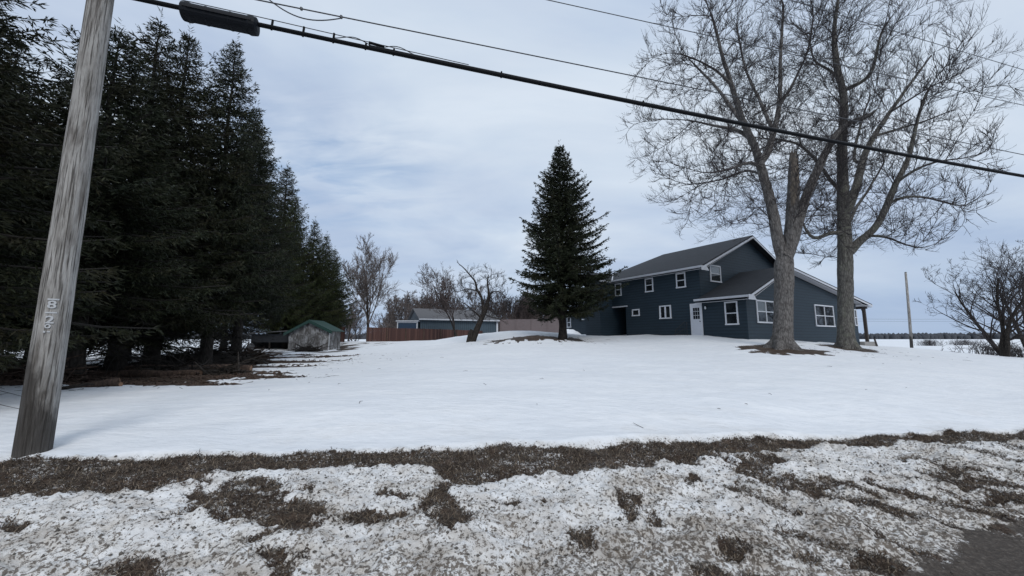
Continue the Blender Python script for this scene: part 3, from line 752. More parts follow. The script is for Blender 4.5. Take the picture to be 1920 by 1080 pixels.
# corner boards (navy)
b = MB(); b.prism([(-.025, -.025, Z0), (.10, -.025, Z0), (.10, 0, Z0), (0, 0, Z0), (0, .10, Z0), (-.025, .10, Z0)], (0, 0, 3.5))
b.build('corner_board', M['siding'], house)
def window(face, c0, c1, z0, z1, kind, at_=0.0, parent=None, blind=None):
    """face 'side' (on plane x=at_, spans y) or 'gable' (plane y=at_, spans x)"""
    parent = parent or house
    def P(a, b_, z): return (at_ - b_, a, z) if face == 'side' else (a, at_ - b_, z)
    def bx(B, a0, a1, d0, d1, y0, y1):
        p = P(a0, d0, y0); q_ = P(a1, d1, y1); B.box(tuple(min(i, j) for i, j in zip(p, q_)), tuple(max(i, j) for i, j in zip(p, q_)))
    w = .085; B = MB(); D0, D1 = .002, .055
    bx(B, c0, c1, D0, D1, z1 - w, z1); bx(B, c0 - .02, c1 + .02, D0, D1 + .02, z0, z0 + w); bx(B, c0, c0 + w, D0, D1, z0 + w, z1 - w); bx(B, c1 - w, c1, D0, D1, z0 + w, z1 - w)
    f = B.build('window', M['white'], parent, bevel=.006)
    cols = {'single': [(c0 + w, c1 - w)], 'small': [(c0 + w, c1 - w)], 'slider': None, 'twin': None}.get(kind)
    if cols is None: mm = (c0 + c1) / 2; cols = [(c0 + w, mm - .035), (mm + .035, c1 - w)]
    S = MB()
    if len(cols) == 2: bx(S, cols[0][1], cols[1][0], D0, .05, z0 + w, z1 - w)
    for a, b_ in cols:
        if kind in ('single', 'twin'):
            zm = (z0 + z1) / 2; bx(S, a, b_, D0, .036, zm - .028, zm + .028)
        if kind == 'slider': bx(S, a, a + .03, D0, .03, z0 + w, z1 - w); bx(S, b_ - .03, b_, D0, .03, z0 + w, z1 - w)
    if S.V: S.build('sash', M['white'], f)
    for k, (a, b_) in enumerate(cols):
        if kind in ('single', 'twin'):
            zm = (z0 + z1) / 2; spans = [(z0 + w, zm - .028), (zm + .028, z1 - w)]
        else: spans = [(z0 + w, z1 - w)]
        for j, (u0, u1) in enumerate(spans):
            G = MB(); bx(G, a, b_, D0, .016, u0, u1); G.build('pane', M['curtain'] if blind and (k, j) in blind else M['glass'], f)
    return f
window('side', .47, 1.25, .74, 2.13, 'single')
window('side', 3.72, 4.44, 3.30, 4.14 + .18, 'single')
window('side', 6.32, 7.04, 3.28, 4.30, 'single')
window('side', 9.35, 10.02, 3.27, 4.28, 'single')
window('side', 4.95, 5.90, 1.29, 2.22, 'slider')
window('side', 7.65, 8.36, 1.60, 2.12, 'small')
window('gable', 1.05, 3.15, .85, 2.22, 'twin', 0, blind=[(0, 1)])
window('gable', 8.6, 11.6, .76, 2.28, 'twin', 0)
window('gable', 1.15, 2.37, 3.64, 4.79, 'single', 2.75, blind=[(0, 1)])
window('gable', 15.3, 15.82, .9, 2.2, 'single', 0)
# side door with nine-light glass
B = MB(); B.box((-.05, 2.70, .10), (-.002, 2.80, 2.18)); B.box((-.05, 3.42, .10), (-.002, 3.52, 2.18)); B.box((-.05, 2.80, 2.10), (-.002, 3.42, 2.18))
dfr = B.build('door_frame', M['white'], house, bevel=.005)
B = MB(); B.box((-.032, 2.80, .12), (-.003, 3.42, 2.10)); dr = B.build('door', M['door'], house, bevel=.004)
G = MB(); B = MB()
for i in range(3):
    for j in range(3):
        a0 = 2.875 + i * .155; c0 = 1.18 + j * .25; G.box((-.040, a0, c0), (-.033, a0 + .13, c0 + .22))
G.build('door_light', M['glass'], dr)
for z in (.25, ):
    for a0 in (2.88, 3.14): B.box((-.044, a0, z), (-.0325, a0 + .20, z + .72))
B.build('door_panel', M['door'], dr, bevel=.008)
B = MB(); B.tube([(-.032, 2.85, 1.02), (-.085, 2.85, 1.02)], .022, 8); B.tube([(-.085, 2.85, 1.02), (-.11, 2.85, 1.02)], [.034, .02], 10); B.build('door_handle', M['darktrim'], dr)
# wall lamp beside the door
B = MB(); B.box((-.03, 2.36, 1.95), (0, 2.46, 2.05)); B.tube([(-.03, 2.41, 2.0), (-.12, 2.41, 2.03), (-.13, 2.41, 1.94)], .012, 6); lam = B.build('wall_lamp', M['darktrim'], house)
B = MB(); B.tube([(-.13, 2.41, 1.94), (-.13, 2.41, 1.80), (-.13, 2.41, 1.76)], [.035, .06, .03], 8); B.build('lamp_shade', M['white'], lam)
# step rail left of the door
rail = empty('step_rail', (*hloc(-.3, 3.95), CAM + .2), A); tag(rail, 'black metal step railing on the snow left of the white side door', 'railing')
B = MB(); B.tube([(0, -.3, -.3), (0, -.3, .78), (0, -.18, .84), (0, .55, .28), (0, .62, -.3)], .022, 6); B.tube([(0, -.3, .45), (0, .55, .0)], .015, 6); B.build('handrail', M['darktrim'], rail)
B = MB()
for k in range(1, 5): B.tube([(0, -.3 + k * .17, -.3), (0, -.3 + k * .17, .88 - k * .13)], .010, 5)
B.build('baluster', M['darktrim'], rail)
# porch at the right end
B = MB(); B.box((17.35, -.1, -1.2), (17.55, .1, 2.40)); B.build('porch_post', M['post'], house, bevel=.01)
B = MB(); B.hexa([(17.38,-.07,1.98),(17.52,-.07,1.98),(17.52,.07,1.98),(17.38,.07,1.98)], [(17.0,-.07,2.38),(17.12,-.07,2.38),(17.12,.07,2.38),(17.0,.07,2.38)]); B.build('porch_brace', M['post'], house)
B = MB(); B.box((15.9, -.3, -1.2), (18.3, 9.0, -.32)); B.build('porch_floor', M['concrete'], house, bevel=.02)
for y_ in (4.2, 8.5): B = MB(); B.box((17.36, y_, -.3), (17.54, y_ + .2, 2.42)); B.build('porch_post', M['post'], house)
B = MB(); B.box((17.3, -.2, 2.30), (17.6, 9.0, 2.46)); B.build('porch_beam', M['post'], house)
B = MB(); B.tube([(3.0, 2.62, 4.9), (3.0, 2.62, 5.1)], .02, 6)
# chimney-less; a vent pipe on the roof
B = MB(); B.tube([(3.2, 7.5, 5.9), (3.2, 7.5, 6.45)], .055, 10); 

# low rear wing, far end
b = MB(); b.box((4.97, 12.1, Z0), (5.17, 22.6, 2.5)); b.box((5.17, 22.4, Z0), (11.5, 22.6, 2.5)); wall(b)
slab([(4.5, 12.42, 2.52), (8.3, 12.42, 4.1), (8.3, 22.9, 4.1), (4.5, 22.9, 2.52)], .09)
slab([(8.3, 12.42, 4.1), (12.1, 12.42, 2.52), (12.1, 22.9, 2.52), (8.3, 22.9, 4.1)], .09)
b = MB(); b.box((4.38, 12.5, 2.40), (4.5, 22.95, 2.52)); b.build('gutter', M['gutter'], house)
window('side', 21.55, 22.25, 1.12, 2.28, 'single', 4.97)
B = MB(); B.box((4.92, 18.0, .1), (4.968, 18.12, 2.06)); B.box((4.92, 18.80, .1), (4.968, 18.92, 2.06)); B.box((4.92, 18.12, 1.95), (4.968, 18.80, 2.06)); B.build('door_frame', M['white'], house)
B = MB(); B.box((4.935, 18.12, .1), (4.969, 18.80, 1.95)); d2 = B.build('door', M['door'], house)
G = MB(); G.box((4.926, 18.25, .55), (4.934, 18.67, 1.8)); G.build('door_light', M['curtain'], d2)
B = MB(); B.box((4.80, 19.25, 1.86), (4.968, 19.6, 1.98)); B.build('wall_lamp', M['white'], house)

# heap of shovelled snow by the back door
def snow_heap(c, rx, ry, hz, seed, label, n=26):
    rg = np.random.RandomState(seed); th = np.linspace(0, 2*np.pi, n, endpoint=False); rr_ = np.linspace(0, 1, 12); V = []
    for i, r_ in enumerate(rr_):
        for t in th:
            k = 1 + .25 * (vnoise(np.array([np.cos(t) * 1.5 + seed]), np.array([np.sin(t) * 1.5 + 3.1]))[0] - .5)
            x = c[0] + rx * r_ * k * math.cos(t); y = c[1] + ry * r_ * k * math.sin(t)
            z = gz(x, y) - .08 + hz * (1 - r_ ** 1.7) * (.7 + .6 * fbm(np.array([x * 2.5 + seed]), np.array([y * 2.5]), 3)[0])
            V.append((x - c[0], y - c[1], z))
    i = np.arange(12 * n).reshape(12, n); j = np.roll(i, -1, 1)
    o = mesh_np('snow_heap', np.array(V), np.stack([i[:-1], i[1:], j[1:], j[:-1]], -1).reshape(-1, 4), M['snow'], smooth=True); o.location = (c[0], c[1], 0)
    return tag(o, label, 'snow heap')
M['snow'] = simple('piled_snow', (.78, .81, .85), .75, var=.05, scale=4, bmp=.03)
hp = hloc(3.0, 19.6); snow_heap(hp, 1.5, .9, .75, 3, 'lumpy heap of shovelled snow under the far low window')

# ---------------------------------------------------------------- utility pole with number tags
PX, PY = -5.97, 5.0; pb = gz(PX, PY)
pole = empty('utility_pole', (PX, PY, pb)); tag(pole, 'weathered grey wooden utility pole with number tags 8 and 2, at the left roadside', 'utility pole')
rg = np.random.RandomState(3); kk = 40; zs = np.r_[np.linspace(-.3, 8.6, 90)]; V = []
for z in zs:
    r0 = .163 - .0052 * z
    for j in range(kk):
        t = 2 * np.pi * j / kk
        d = .0022 * math.sin(9 * t + 1.3 * math.sin(z)) + .004 * (vnoise(np.array([t * 3.5 + 8]), np.array([z * .8]))[0] - .5) + .008 * (vnoise(np.array([z * 1.3]), np.array([math.cos(t) + 4]))[0] - .5)
        V.append(((r0 + d) * math.cos(t) + .012 * math.sin(z * .7), (r0 + d) * math.sin(t), z))
i = np.arange(len(zs) * kk).reshape(len(zs), kk); j = np.roll(i, -1, 1)
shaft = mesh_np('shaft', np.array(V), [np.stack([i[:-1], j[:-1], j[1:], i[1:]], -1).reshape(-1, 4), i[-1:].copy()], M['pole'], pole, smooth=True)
# drying cracks are in the bark shader; metal tags face the road
def text_mesh(s, size, depth):
    cu = bpy.data.curves.new('digit', 'FONT'); cu.body = s; cu.size = size; cu.extrude = depth; cu.offset = size * .02; cu.align_x = 'CENTER'; cu.align_y = 'CENTER'
    o = bpy.data.objects.new('digit', cu); col.objects.link(o); bpy.context.view_layer.update()
    me = bpy.data.meshes.new_from_object(o.evaluated_get(bpy.context.evaluated_depsgraph_get())); bpy.data.objects.remove(o); return me
face = math.atan2(-PY, -PX) - .16    # direction on the pole looking at the road, turned a little left
def on_pole(o, z, off=.004, tw=0):
    r = .163 - .0052 * z + off; a_ = face + tw
    o.rotation_euler = (math.pi / 2, 0, a_ + math.pi / 2); o.location = (r * math.cos(a_) + .012 * math.sin(z * .7), r * math.sin(a_), z); o.parent = pole
def plate(name, w, h, z, tw=0, mat=None):
    b = MB(); n = 6; r = .168
    for i in range(n):
        a0 = (i / n - .5) * w / r; a1 = ((i + 1) / n - .5) * w / r
        f = lambda a, d: ((r + d) * math.sin(a), (r + d) * math.cos(a) - r)
        (x0, y0), (x1, y1), (x2, y2), (x3, y3) = f(a0, 0), f(a1, 0), f(a1, .004), f(a0, .004)
        b.hexa([(x0, -h/2, y0), (x1, -h/2, y1), (x2, -h/2, y2), (x3, -h/2, y3)], [(x0, h/2, y0), (x1, h/2, y1), (x2, h/2, y2), (x3, h/2, y3)])
    o = b.build(name, mat or M['tagmetal']); on_pole(o, z, .002, tw); return o
zt = {}
for nm, py in (('b1', 561), ('8', 571.5), ('b2', 586), ('2', 600), ('s1', 611.5), ('s2', 622)):
    zt[nm] = at(86, py, 4.86)[2] - pb
plate('number_bar', .10, .019, zt['b1']); plate('number_bar', .10, .018, zt['b2'], -.02)
for s_, nm, sz in (('8', '8', .135), ('2', '2', .135)):
    me = text_mesh(s_, sz, .003); me.materials.append(M['tagmetal']); o = bpy.data.objects.new('number_digit', me); col.objects.link(o); on_pole(o, zt[nm], .008, -.03); o.scale = (1.2, 1, 1)
B = MB(); k = 12
for i in range(k):
    a0, a1 = 2 * math.pi * i / k, 2 * math.pi * (i + 1) / k
    B.hexa([(.028*math.cos(a0), .028*math.sin(a0), 0), (.028*math.cos(a1), .028*math.sin(a1), 0), (.014*math.cos(a1), .014*math.sin(a1), 0), (.014*math.cos(a0), .014*math.sin(a0), 0)],
           [(.028*math.cos(a0), .028*math.sin(a0), .005), (.028*math.cos(a1), .028*math.sin(a1), .005), (.014*math.cos(a1), .014*math.sin(a1), .005), (.014*math.cos(a0), .014*math.sin(a0), .005)])
o = B.build('round_tag', M['tagmetal']); on_pole(o, zt['s1'], .006, -.08)
B = MB(); B.box((-.028, -.012, 0), (-.008, .012, .004)); B.box((.004, -.006, 0), (.03, .008, .004)); o = B.build('tag_remnant', M['tagmetal']); on_pole(o, zt['s2'], .006, -.10)

# ---------------------------------------------------------------- overhead lines (all in the pole line, 15.6 deg to the picture)
LD = np.array((math.cos(R(15.6)), math.sin(R(15.6)))); L0 = np.array((-5.5, 5.04))
def lp(s_, h): p = L0 + LD * s_; return (p[0], p[1], CAM + h)
def line_pts(s0, s1, f, n=60): return [lp(s_, f(s_)) for s_ in np.linspace(s0, s1, n)]
f1 = lambda s_: 4.93 - .030 * s_ * 1.0 + .0009 * s_ * s_
f2 = lambda s_: 5.30 + .0045 * s_
f3 = lambda s_: 6.40 + .030 * s_
f4 = lambda s_: 8.2 + .005 * s_
def line(name, f, r, label, cat, s0=-12, s1=60, mat=None, k=6, dy=0):
    P = line_pts(s0, s1, f, 90); o0 = P[0]; b = MB(); b.tube([(p[0] - o0[0], p[1] - o0[1], p[2] - o0[2]) for p in P], r, k)
    o = b.build(name, mat or M['wire'], smooth=True); o.location = tuple(map(float, o0)); return tag(o, label, cat) if label else o
main = empty('cable_bundle', lp(0, f1(0))); tag(main, 'thickest black telephone cable, lowest of the overhead lines', 'cable')
def sub(name, b, mat, smooth=False, parent=None):
    o = b.build(name, mat, None, smooth=smooth); par_ = parent or main; o.parent = par_; o.location = tuple(-c for c in par_.location) if parent is None else (0, 0, 0); return o
b = MB(); b.tube(line_pts(-12, 60, f1, 110), .034, 10); sub('cable', b, M['cable'], True)
b = MB(); b.tube(line_pts(-12, 4.9, lambda s_: f1(s_) + .135 - .016 * max(0, s_ - 1.5), 50), .007, 5); b.tube(line_pts(3.2, 60, lambda s_: f1(s_) + .052, 80), .009, 5); sub('messenger_wire', b, M['wire'], True)
for s_ in (-.4, 1.75, 2.2, 2.65, 3.15, 3.6, 5.5, 8.5): b = MB(); b.tube([lp(s_, f1(s_) - .045), lp(s_ + .01, f1(s_) + (.13 if s_ < 3 else .08))], .017, 6); sub('hanger_clip', b, M['cable'])
b = MB(); w_ = [lp(s_, f1(s_) + .09 + .045 * math.sin(s_ * 9)) for s_ in np.linspace(2.65, 4.1, 30)]; b.tube(w_, .007, 5); b.tube([lp(3.2, f1(3.2) + .10), lp(3.45, f1(3.45) + .08)], .022, 8); sub('drop_wire', b, M['cable'], True)
# splice case
c0, c1 = .56, 1.57
case = empty('splice_case', lp(c0, f1(c0))); tag(case, 'long black ribbed splice case hanging on the thick cable near the pole', 'splice case')
prof = [(0, .07), (.02, .13), (.10, .140), (.13, .128), (.30, .128), (.32, .134), (.34, .128), (.62, .128), (.64, .134), (.66, .128), (.86, .128), (.90, .142), (.98, .13), (1, .07)]
b = MB(); b.tube([tuple(np.array(lp(c0 + (c1 - c0) * a_, f1(c0 + (c1 - c0) * a_) - .045))) for a_, _ in prof], [r_ for _, r_ in prof], 20)
o = b.build('shell', M['case'], None); o.parent = case; o.location = tuple(-c for c in case.location)
b = MB(); m_ = lambda s_, dz: Vector(lp(s_, f1(s_) + dz))
for side_ in (-1, 1):
    nrm = Vector((-LD[1], LD[0], 0)) * .128 * side_
    b.prism([m_(c0 + .06, -.06) + nrm, m_(c1 - .06, -.06) + nrm, m_(c1 - .06, -.03) + nrm, m_(c0 + .06, -.03) + nrm], Vector((-LD[1], LD[0], 0)) * .018 * side_)
o = b.build('flange', M['case'], None); o.parent = case; o.location = tuple(-c for c in case.location)
l2 = line('overhead_wire', f2, .011, 'grey power wire running just above the thick black cable, second lowest line', 'wire')
b = MB(); P = [lp(1.40 + 1.35 * u_, f2(1.75) - .02 + .10 * (1 - u_) * 3 * (1 - u_) - .20 * math.sin(math.pi * u_)) for u_ in np.linspace(0, 1, 20)]
b.tube(P, .010, 5); b.tube([lp(2.15, f2(2.15) - .02), lp(2.15, f2(2.15) + .02)], .022, 6); b.tube([lp(2.75, f2(2.75) - .025), lp(2.75, f2(2.75) + .02)], .022, 6)
o = b.build('loop_wire', M['wire'], None); o.parent = l2; o.location = tuple(-c for c in l2.location)
line('overhead_wire', f3, .009, 'thin grey wire crossing the sky above the two lower lines and through the maple crowns', 'wire')
line('overhead_wire', f4, .009, 'topmost thin wire, seen only at the upper right edge behind the maple crown', 'wire', s0=-12)

# ---------------------------------------------------------------- the two maples
rgm = np.random.RandomState(21)
def base(px, py, Y): a = at(px, py, Y); return (a[0], a[1], gz(a[0], a[1]))
t1b = base(1467, 652, 18)
m1 = empty('maple_tree', t1b); tag(m1, 'big bare maple with a pale broken stub between two limbs, before the house gable', 'tree')
Y = 18.0; g0 = t1b[2]
T1 = [
 (None, [(t1b[0], 18, g0 - .3, .80), (t1b[0] + .0, 18, g0 + .10, .58), (t1b[0] + .03, 18, g0 + .45, .43), (*at(1469, 600, Y), .39), (*at(1470, 540, Y), .38), (*at(1470, 500, Y), .39), (*at(1470, 470, Y), .30)]),
 (0, rows([(1464, 485, Y, .26), (1458, 450, Y, .25), (1449, 395, Y, .225), (1434, 340, Y, .20), (1424, 305, Y, .19)])),
 (0, rows([(1478, 480, Y, .30), (1484, 435, Y - .1, .29), (1487, 380, Y - .15, .26), (1488, 330, Y - .2, .22), (1487, 293, Y - .2, .17)])),
 (0, rows([(1482, 470, Y, .26), (1493, 425, Y, .24), (1510, 375, Y, .205), (1530, 325, Y, .185), (1553, 275, Y + .1, .165), (1577, 240, Y + .2, .14)])),
 (3, rows([(1577, 240, Y + .2, .14), (1600, 226, Y + .1, .12), (1622, 219, Y - .1, .11), (1638, 217, Y - .2, .09)])),
 (1, rows([(1424, 305, Y, .19), (1410, 265, Y - .3, .16), (1388, 215, Y - .8, .13), (1372, 160, Y - 1.2, .10), (1350, 90, Y - 1.6, .07), (1335, 30, Y - 1.8, .05)])),
 (1, rows([(1426, 308, Y, .19), (1440, 285, Y + .2, .16), (1452, 240, Y + .6, .13), (1462, 190, Y + 1, .11), (1463, 110, Y + 1.2, .08), (1470, 10, Y + 1.5, .05)])),
 (5, rows([(1410, 262, Y - .3, .12), (1385, 244, Y, .09), (1340, 236, Y + .4, .06), (1290, 225, Y + .6, .035)])),
 (5, rows([(1400, 240, Y - .5, .11), (1370, 200, Y + .3, .09), (1345, 165, Y + 1, .07), (1300, 120, Y + 1.5, .045)])),
 (6, rows([(1450, 245, Y + .5, .10), (1425, 190, Y + 1.5, .08), (1398, 130, Y + 2.2, .06), (1380, 50, Y + 2.8, .04)])),
 (1, rows([(1430, 318, Y, .09), (1405, 305, Y - .8, .07), (1365, 318, Y - 1.8, .05), (1330, 325, Y - 2.4, .03)])),
 (6, rows([(1461, 200, Y + .9, .09), (1490, 150, Y + .6, .06), (1515, 95, Y, .045), (1525, 30, Y - .3, .03)])),
 (1, rows([(1432, 330, Y, .07), (1400, 318, Y + 1.2, .05), (1360, 335, Y + 2.0, .04), (1310, 345, Y + 2.4, .025)])),
 (5, rows([(1372, 160, Y - 1.2, .07), (1340, 130, Y - 1.6, .05), (1300, 110, Y - 1.9, .035), (1265, 95, Y - 2, .02)])),
]
at1 = ell(3100, np.array((12.0, 18.2, CAM + 11.4)), np.array((6.1, 5.0, 8.1)), rgm, CAM + 4.9)
out1 = bare_tree(m1, T1, at1, 5, bark=M['maple_bark'], twig=M['twig'], ntw=3, twl=.60)
# torn pale wood of the stub
b = MB(); rgk = random.Random(4)
P_ = [Vector(tuple(at(x_, y_, Y_))) - Vector(t1b) + Vector((-.02, -.05, 0)) for x_, y_, Y_ in ((1485, 428, 17.9), (1487, 385, 17.86), (1488, 345, 17.82), (1488, 310, 17.8), (1487, 292, 17.8))]
b.tube(P_, [.10, .235, .215, .185, .165], 12); top = P_[-1]
for k in range(11):
    a_ = k * .57; o_ = Vector((math.cos(a_) * .13, math.sin(a_) * .13, -.06)); b.tube([top + o_, top + o_ * .95 + Vector((0, 0, rgk.uniform(.12, .38)))], [.05, .006], 4)
b.build('broken_wood', M['barewood'], m1, smooth=False)
t2b = base(1588, 652, 19.6)
m2 = empty('maple_tree', t2b); tag(m2, 'big bare maple with one straight lichened trunk, right of the maple with the stub', 'tree')
Y = 19.6; g0 = t2b[2]
T2 = [
 (None, [(t2b[0], Y, g0 - .3, .66), (t2b[0], Y, g0 + .10, .48), (t2b[0] - .02, Y, g0 + .45, .38), (*at(1586, 600, Y), .335), (*at(1585, 540, Y), .315), (*at(1584, 470, Y), .32), (*at(1582, 400, Y), .27), (*at(1580, 330, Y), .235), (*at(1579, 265, Y), .21), (*at(1583, 200, Y), .18), (*at(1580, 165, Y), .165), (*at(1568, 120, Y), .15), (*at(1565, 50, Y), .10), (*at(1575, -30, Y), .06)]),
 (0, rows([(1590, 480, Y, .24), (1608, 452, Y - .1, .20), (1632, 440, Y - .5, .17), (1650, 415, Y - .8, .15), (1664, 380, Y - 1, .14), (1682, 340, Y - 1.2, .12), (1704, 295, Y - 1.3, .10), (1718, 235, Y - 1.5, .07), (1740, 165, Y - 1.6, .05)])),
 (0, rows([(1590, 395, Y, .22), (1606, 350, Y + .2, .19), (1616, 305, Y + .3, .16), (1635, 262, Y + .6, .13), (1665, 215, Y + 1.0, .10), (1705, 160, Y + 1.5, .07), (1745, 105, Y + 1.8, .045)])),
 (0, rows([(1581, 440, Y, .12), (1558, 436, Y - .6, .10), (1535, 447, Y - 1, .085), (1518, 445, Y - 1.3, .07), (1508, 425, Y - 1.5, .05), (1500, 410, Y - 1.6, .03)])),
 (0, rows([(1579, 360, Y, .10), (1555, 335, Y + .6, .09), (1530, 300, Y + 1, .08), (1495, 268, Y + 1.5, .06), (1455, 262, Y + 2, .04)])),
 (0, rows([(1582, 172, Y, .12), (1605, 158, Y - .3, .10), (1632, 145, Y - .6, .09), (1642, 105, Y - .9, .07), (1655, 50, Y - 1, .05)])),
 (0, rows([(1582, 160, Y, .09), (1552, 128, Y + .6, .07), (1528, 118, Y + .9, .055), (1518, 75, Y + 1.2, .035)])),
 (2, rows([(1616, 305, Y + .3, .10), (1600, 300, Y + 1, .08), (1612, 240, Y + 2.0, .06), (1632, 180, Y + 2.6, .04)])),
 (2, rows([(1640, 255, Y + .6, .08), (1690, 240, Y + 1.4, .06), (1740, 225, Y + 2, .045), (1790, 205, Y + 2.4, .03)])),
 (1, rows([(1664, 380, Y - 1, .08), (1700, 368, Y - 1.3, .06), (1745, 372, Y - 1.4, .045), (1800, 388, Y - 1.5, .028)])),
 (1, rows([(1682, 340, Y - 1.2, .07), (1720, 315, Y - 1.8, .055), (1770, 300, Y - 2.4, .04), (1815, 298, Y - 2.8, .025)])),
 (0, rows([(1592, 420, Y, .10), (1605, 390, Y + 1, .08), (1632, 350, Y + 2.2, .06), (1660, 300, Y + 3.2, .04)])),
 (1, rows([(1634, 440, Y - .5, .07), (1665, 445, Y - 1.6, .05), (1700, 460, Y - 2.5, .035), (1735, 470, Y - 3, .02)])),
 (2, rows([(1665, 215, Y + 1.0, .06), (1700, 190, Y + .4, .05), (1750, 160, Y - .2, .035), (1800, 140, Y - .4, .022)])),
]
at2 = ell(4400, np.array((17.9, 19.8, CAM + 11.4)), np.array((6.9, 5.6, 8.6)), rgm, CAM + 4.3, fn=lambda q: (q[:, 0] > 14.2) | (q[:, 2] > CAM + 9))
bare_tree(m2, T2, at2, 9, bark=M['lichen_bark'], twig=M['twig'], ntw=3, twl=.64, D=.35)

# ---------------------------------------------------------------- recursive bare trees (farther off)
def rec_tree(name, loc, H, seed, label, group=None, spread=.5, r0=None, lean=(0, 0), twig='twig', bark_='dark_bark', clear=.15, levels=4, dens=1.0, droop=0, cat='tree', multi=1, tw=.011, wig=.11):
    rg = np.random.RandomState(seed); root = empty(name, loc); tag(root, label, cat, group)
    r0 = r0 or H * .022; tb, cb = Batch(), Batch()
    def limb(p, d, ln, r, lev, frac0=.0):
        n = 7 if lev < 2 else 5; P = [p]; d = d.copy()
        for i in range(n - 1):
            d = d + rg.normal(0, wig + .03 * lev, 3) + np.array([0, 0, .07 - droop * lev * .06]); d /= np.linalg.norm(d); P.append(P[-1] + d * ln / (n - 1))
        P = np.array(P); Rr = r * (1 - .72 * np.linspace(0, 1, n) ** .9)
        if lev == levels: Rr = np.full(n, tw) * np.linspace(1, .5, n)
        (tb if lev == 0 else cb).add([P], [Rr], 9 if lev == 0 else (5 if lev < 3 else 3))
        if lev >= levels: return
        k = int((9, 8, 6, 5, 4)[min(lev, 4)] * dens * rg.uniform(.8, 1.2)) + (4 if lev == 0 else 0)
        fr = np.sort(rg.uniform(clear if lev == 0 else .12, 1, k))
        for f in fr:
            x = f * (n - 1); i = min(int(x), n - 2); q_ = P[i] * (1 - (x - i)) + P[i + 1] * (x - i); t = P[i + 1] - P[i]; t /= np.linalg.norm(t)
            rv = rg.normal(0, 1, 3); rv -= t * rv.dot(t); rv /= np.linalg.norm(rv)
            a = spread * rg.uniform(.75, 1.35); nd = t * math.cos(a) + rv * math.sin(a); nd[2] += .12; nd /= np.linalg.norm(nd)
            ll = ln * ((.62 if lev == 0 else .55) * (1.15 - .55 * f if lev == 0 else 1.1 - .4 * f)) * rg.uniform(.75, 1.2)
            limb(q_, nd, ll, max(tw, r * (1 - .72 * f) * .55), lev + 1)
    for m_ in range(multi):
        d = np.array([lean[0], lean[1], 1.]) + (rg.normal(0, .32, 3) * np.array([1, 1, .1]) if multi > 1 else 0); d /= np.linalg.norm(d)
        limb(np.array([rg.normal(0, .12), rg.normal(0, .12), -.15]) if multi > 1 else np.array([0, 0, -.15]), d, H * .78 * (rg.uniform(.75, 1) if multi > 1 else 1), r0 / (multi ** .4), 0)
    tb.obj('trunk', M[bark_], root); cb.obj('crown', M[twig], root)
    return root
def place(px, py, Y): a = at(px, py, Y); return (a[0], a[1], gz(a[0], a[1]))
rec_tree('bare_tree', place(690, 640, 50), 12.4, 31, 'tall pale bare tree with upright crown at the left end of the red fence', wig=.06, spread=.55, r0=.20, twig='twig_pale', clear=.18, levels=4, dens=1.15, tw=.02)
rec_tree('bare_tree', place(855, 640, 50), 11.0, 33, 'bare grey tree with forking stems just left of the leaning apple tree', spread=.55, r0=.17, twig='twig_red', clear=.3, levels=4, dens=.85, tw=.016, multi=2)
rec_tree('bare_tree', place(636, 640, 62), 8.5, 35, 'low spreading bare tree half hidden behind the last dark spruce', spread=.75, r0=.2, twig='twig', levels=4, tw=.02, multi=2)
# leaning apple tree on the lawn
apb = place(884, 641, 27); ap = empty('apple_tree', apb); tag(ap, 'small crooked bare apple tree leaning right on the lawn, twiggy crown', 'tree')
Y = 27
TA = [(None, rows([(884, 645, Y, .26), (893, 620, Y, .20), (905, 592, Y, .17), (914, 570, Y, .14), (917, 555, Y, .12)])),
      (0, rows([(905, 590, Y, .11), (906, 575, Y, .10), (903, 556, Y, .09), (894, 545, Y, .08), (892, 528, Y, .065), (882, 517, Y - .2, .05), (872, 505, Y - .3, .04), (862, 495, Y - .3, .03)])),
      (0, rows([(915, 562, Y, .10), (917, 548, Y + .1, .08), (914, 530, Y + .2, .06), (916, 515, Y + .3, .04)])),
      (0, rows([(903, 596, Y, .07), (890, 585, Y - .3, .05), (876, 572, Y - .5, .04), (866, 566, Y - .6, .025)])),
      (0, rows([(917, 552, Y, .06), (928, 545, Y - .3, .04), (940, 548, Y - .5, .03), (948, 556, Y - .5, .02)])),
      (0, rows([(908, 588, Y, .05), (922, 595, Y - .5, .04), (936, 598, Y - .6, .03), (944, 602, Y - .7, .02)])),
      (1, rows([(895, 546, Y, .05), (878, 541, Y - .2, .04), (865, 544, Y - .4, .025)]))]
ata = ell(800, np.array((*at(902, 556, 27)[:2], at(902, 556, 27)[2])), np.array((2.15, 1.9, 2.2)), rgm)
bare_tree(ap, TA, ata, 14, D=.2, di=1.6, dk=.36, tip_r=.009, thick=.05, bark=M['dark_bark'], twig=M['twig_black'], ntw=2, twl=.36, iters=50)
# broken second stem of the apple tree
b = MB(); p0 = Vector(tuple(at(879, 643, 26.9))) - Vector(apb); p1 = Vector(tuple(at(882, 624, 26.8))) - Vector(apb); p2 = Vector(tuple(at(885, 618, 26.8))) - Vector(apb)
b.tube([p0, p1, p2], [.20, .15, .10], 8); b.build('broken_stem', M['dark_bark'], ap)

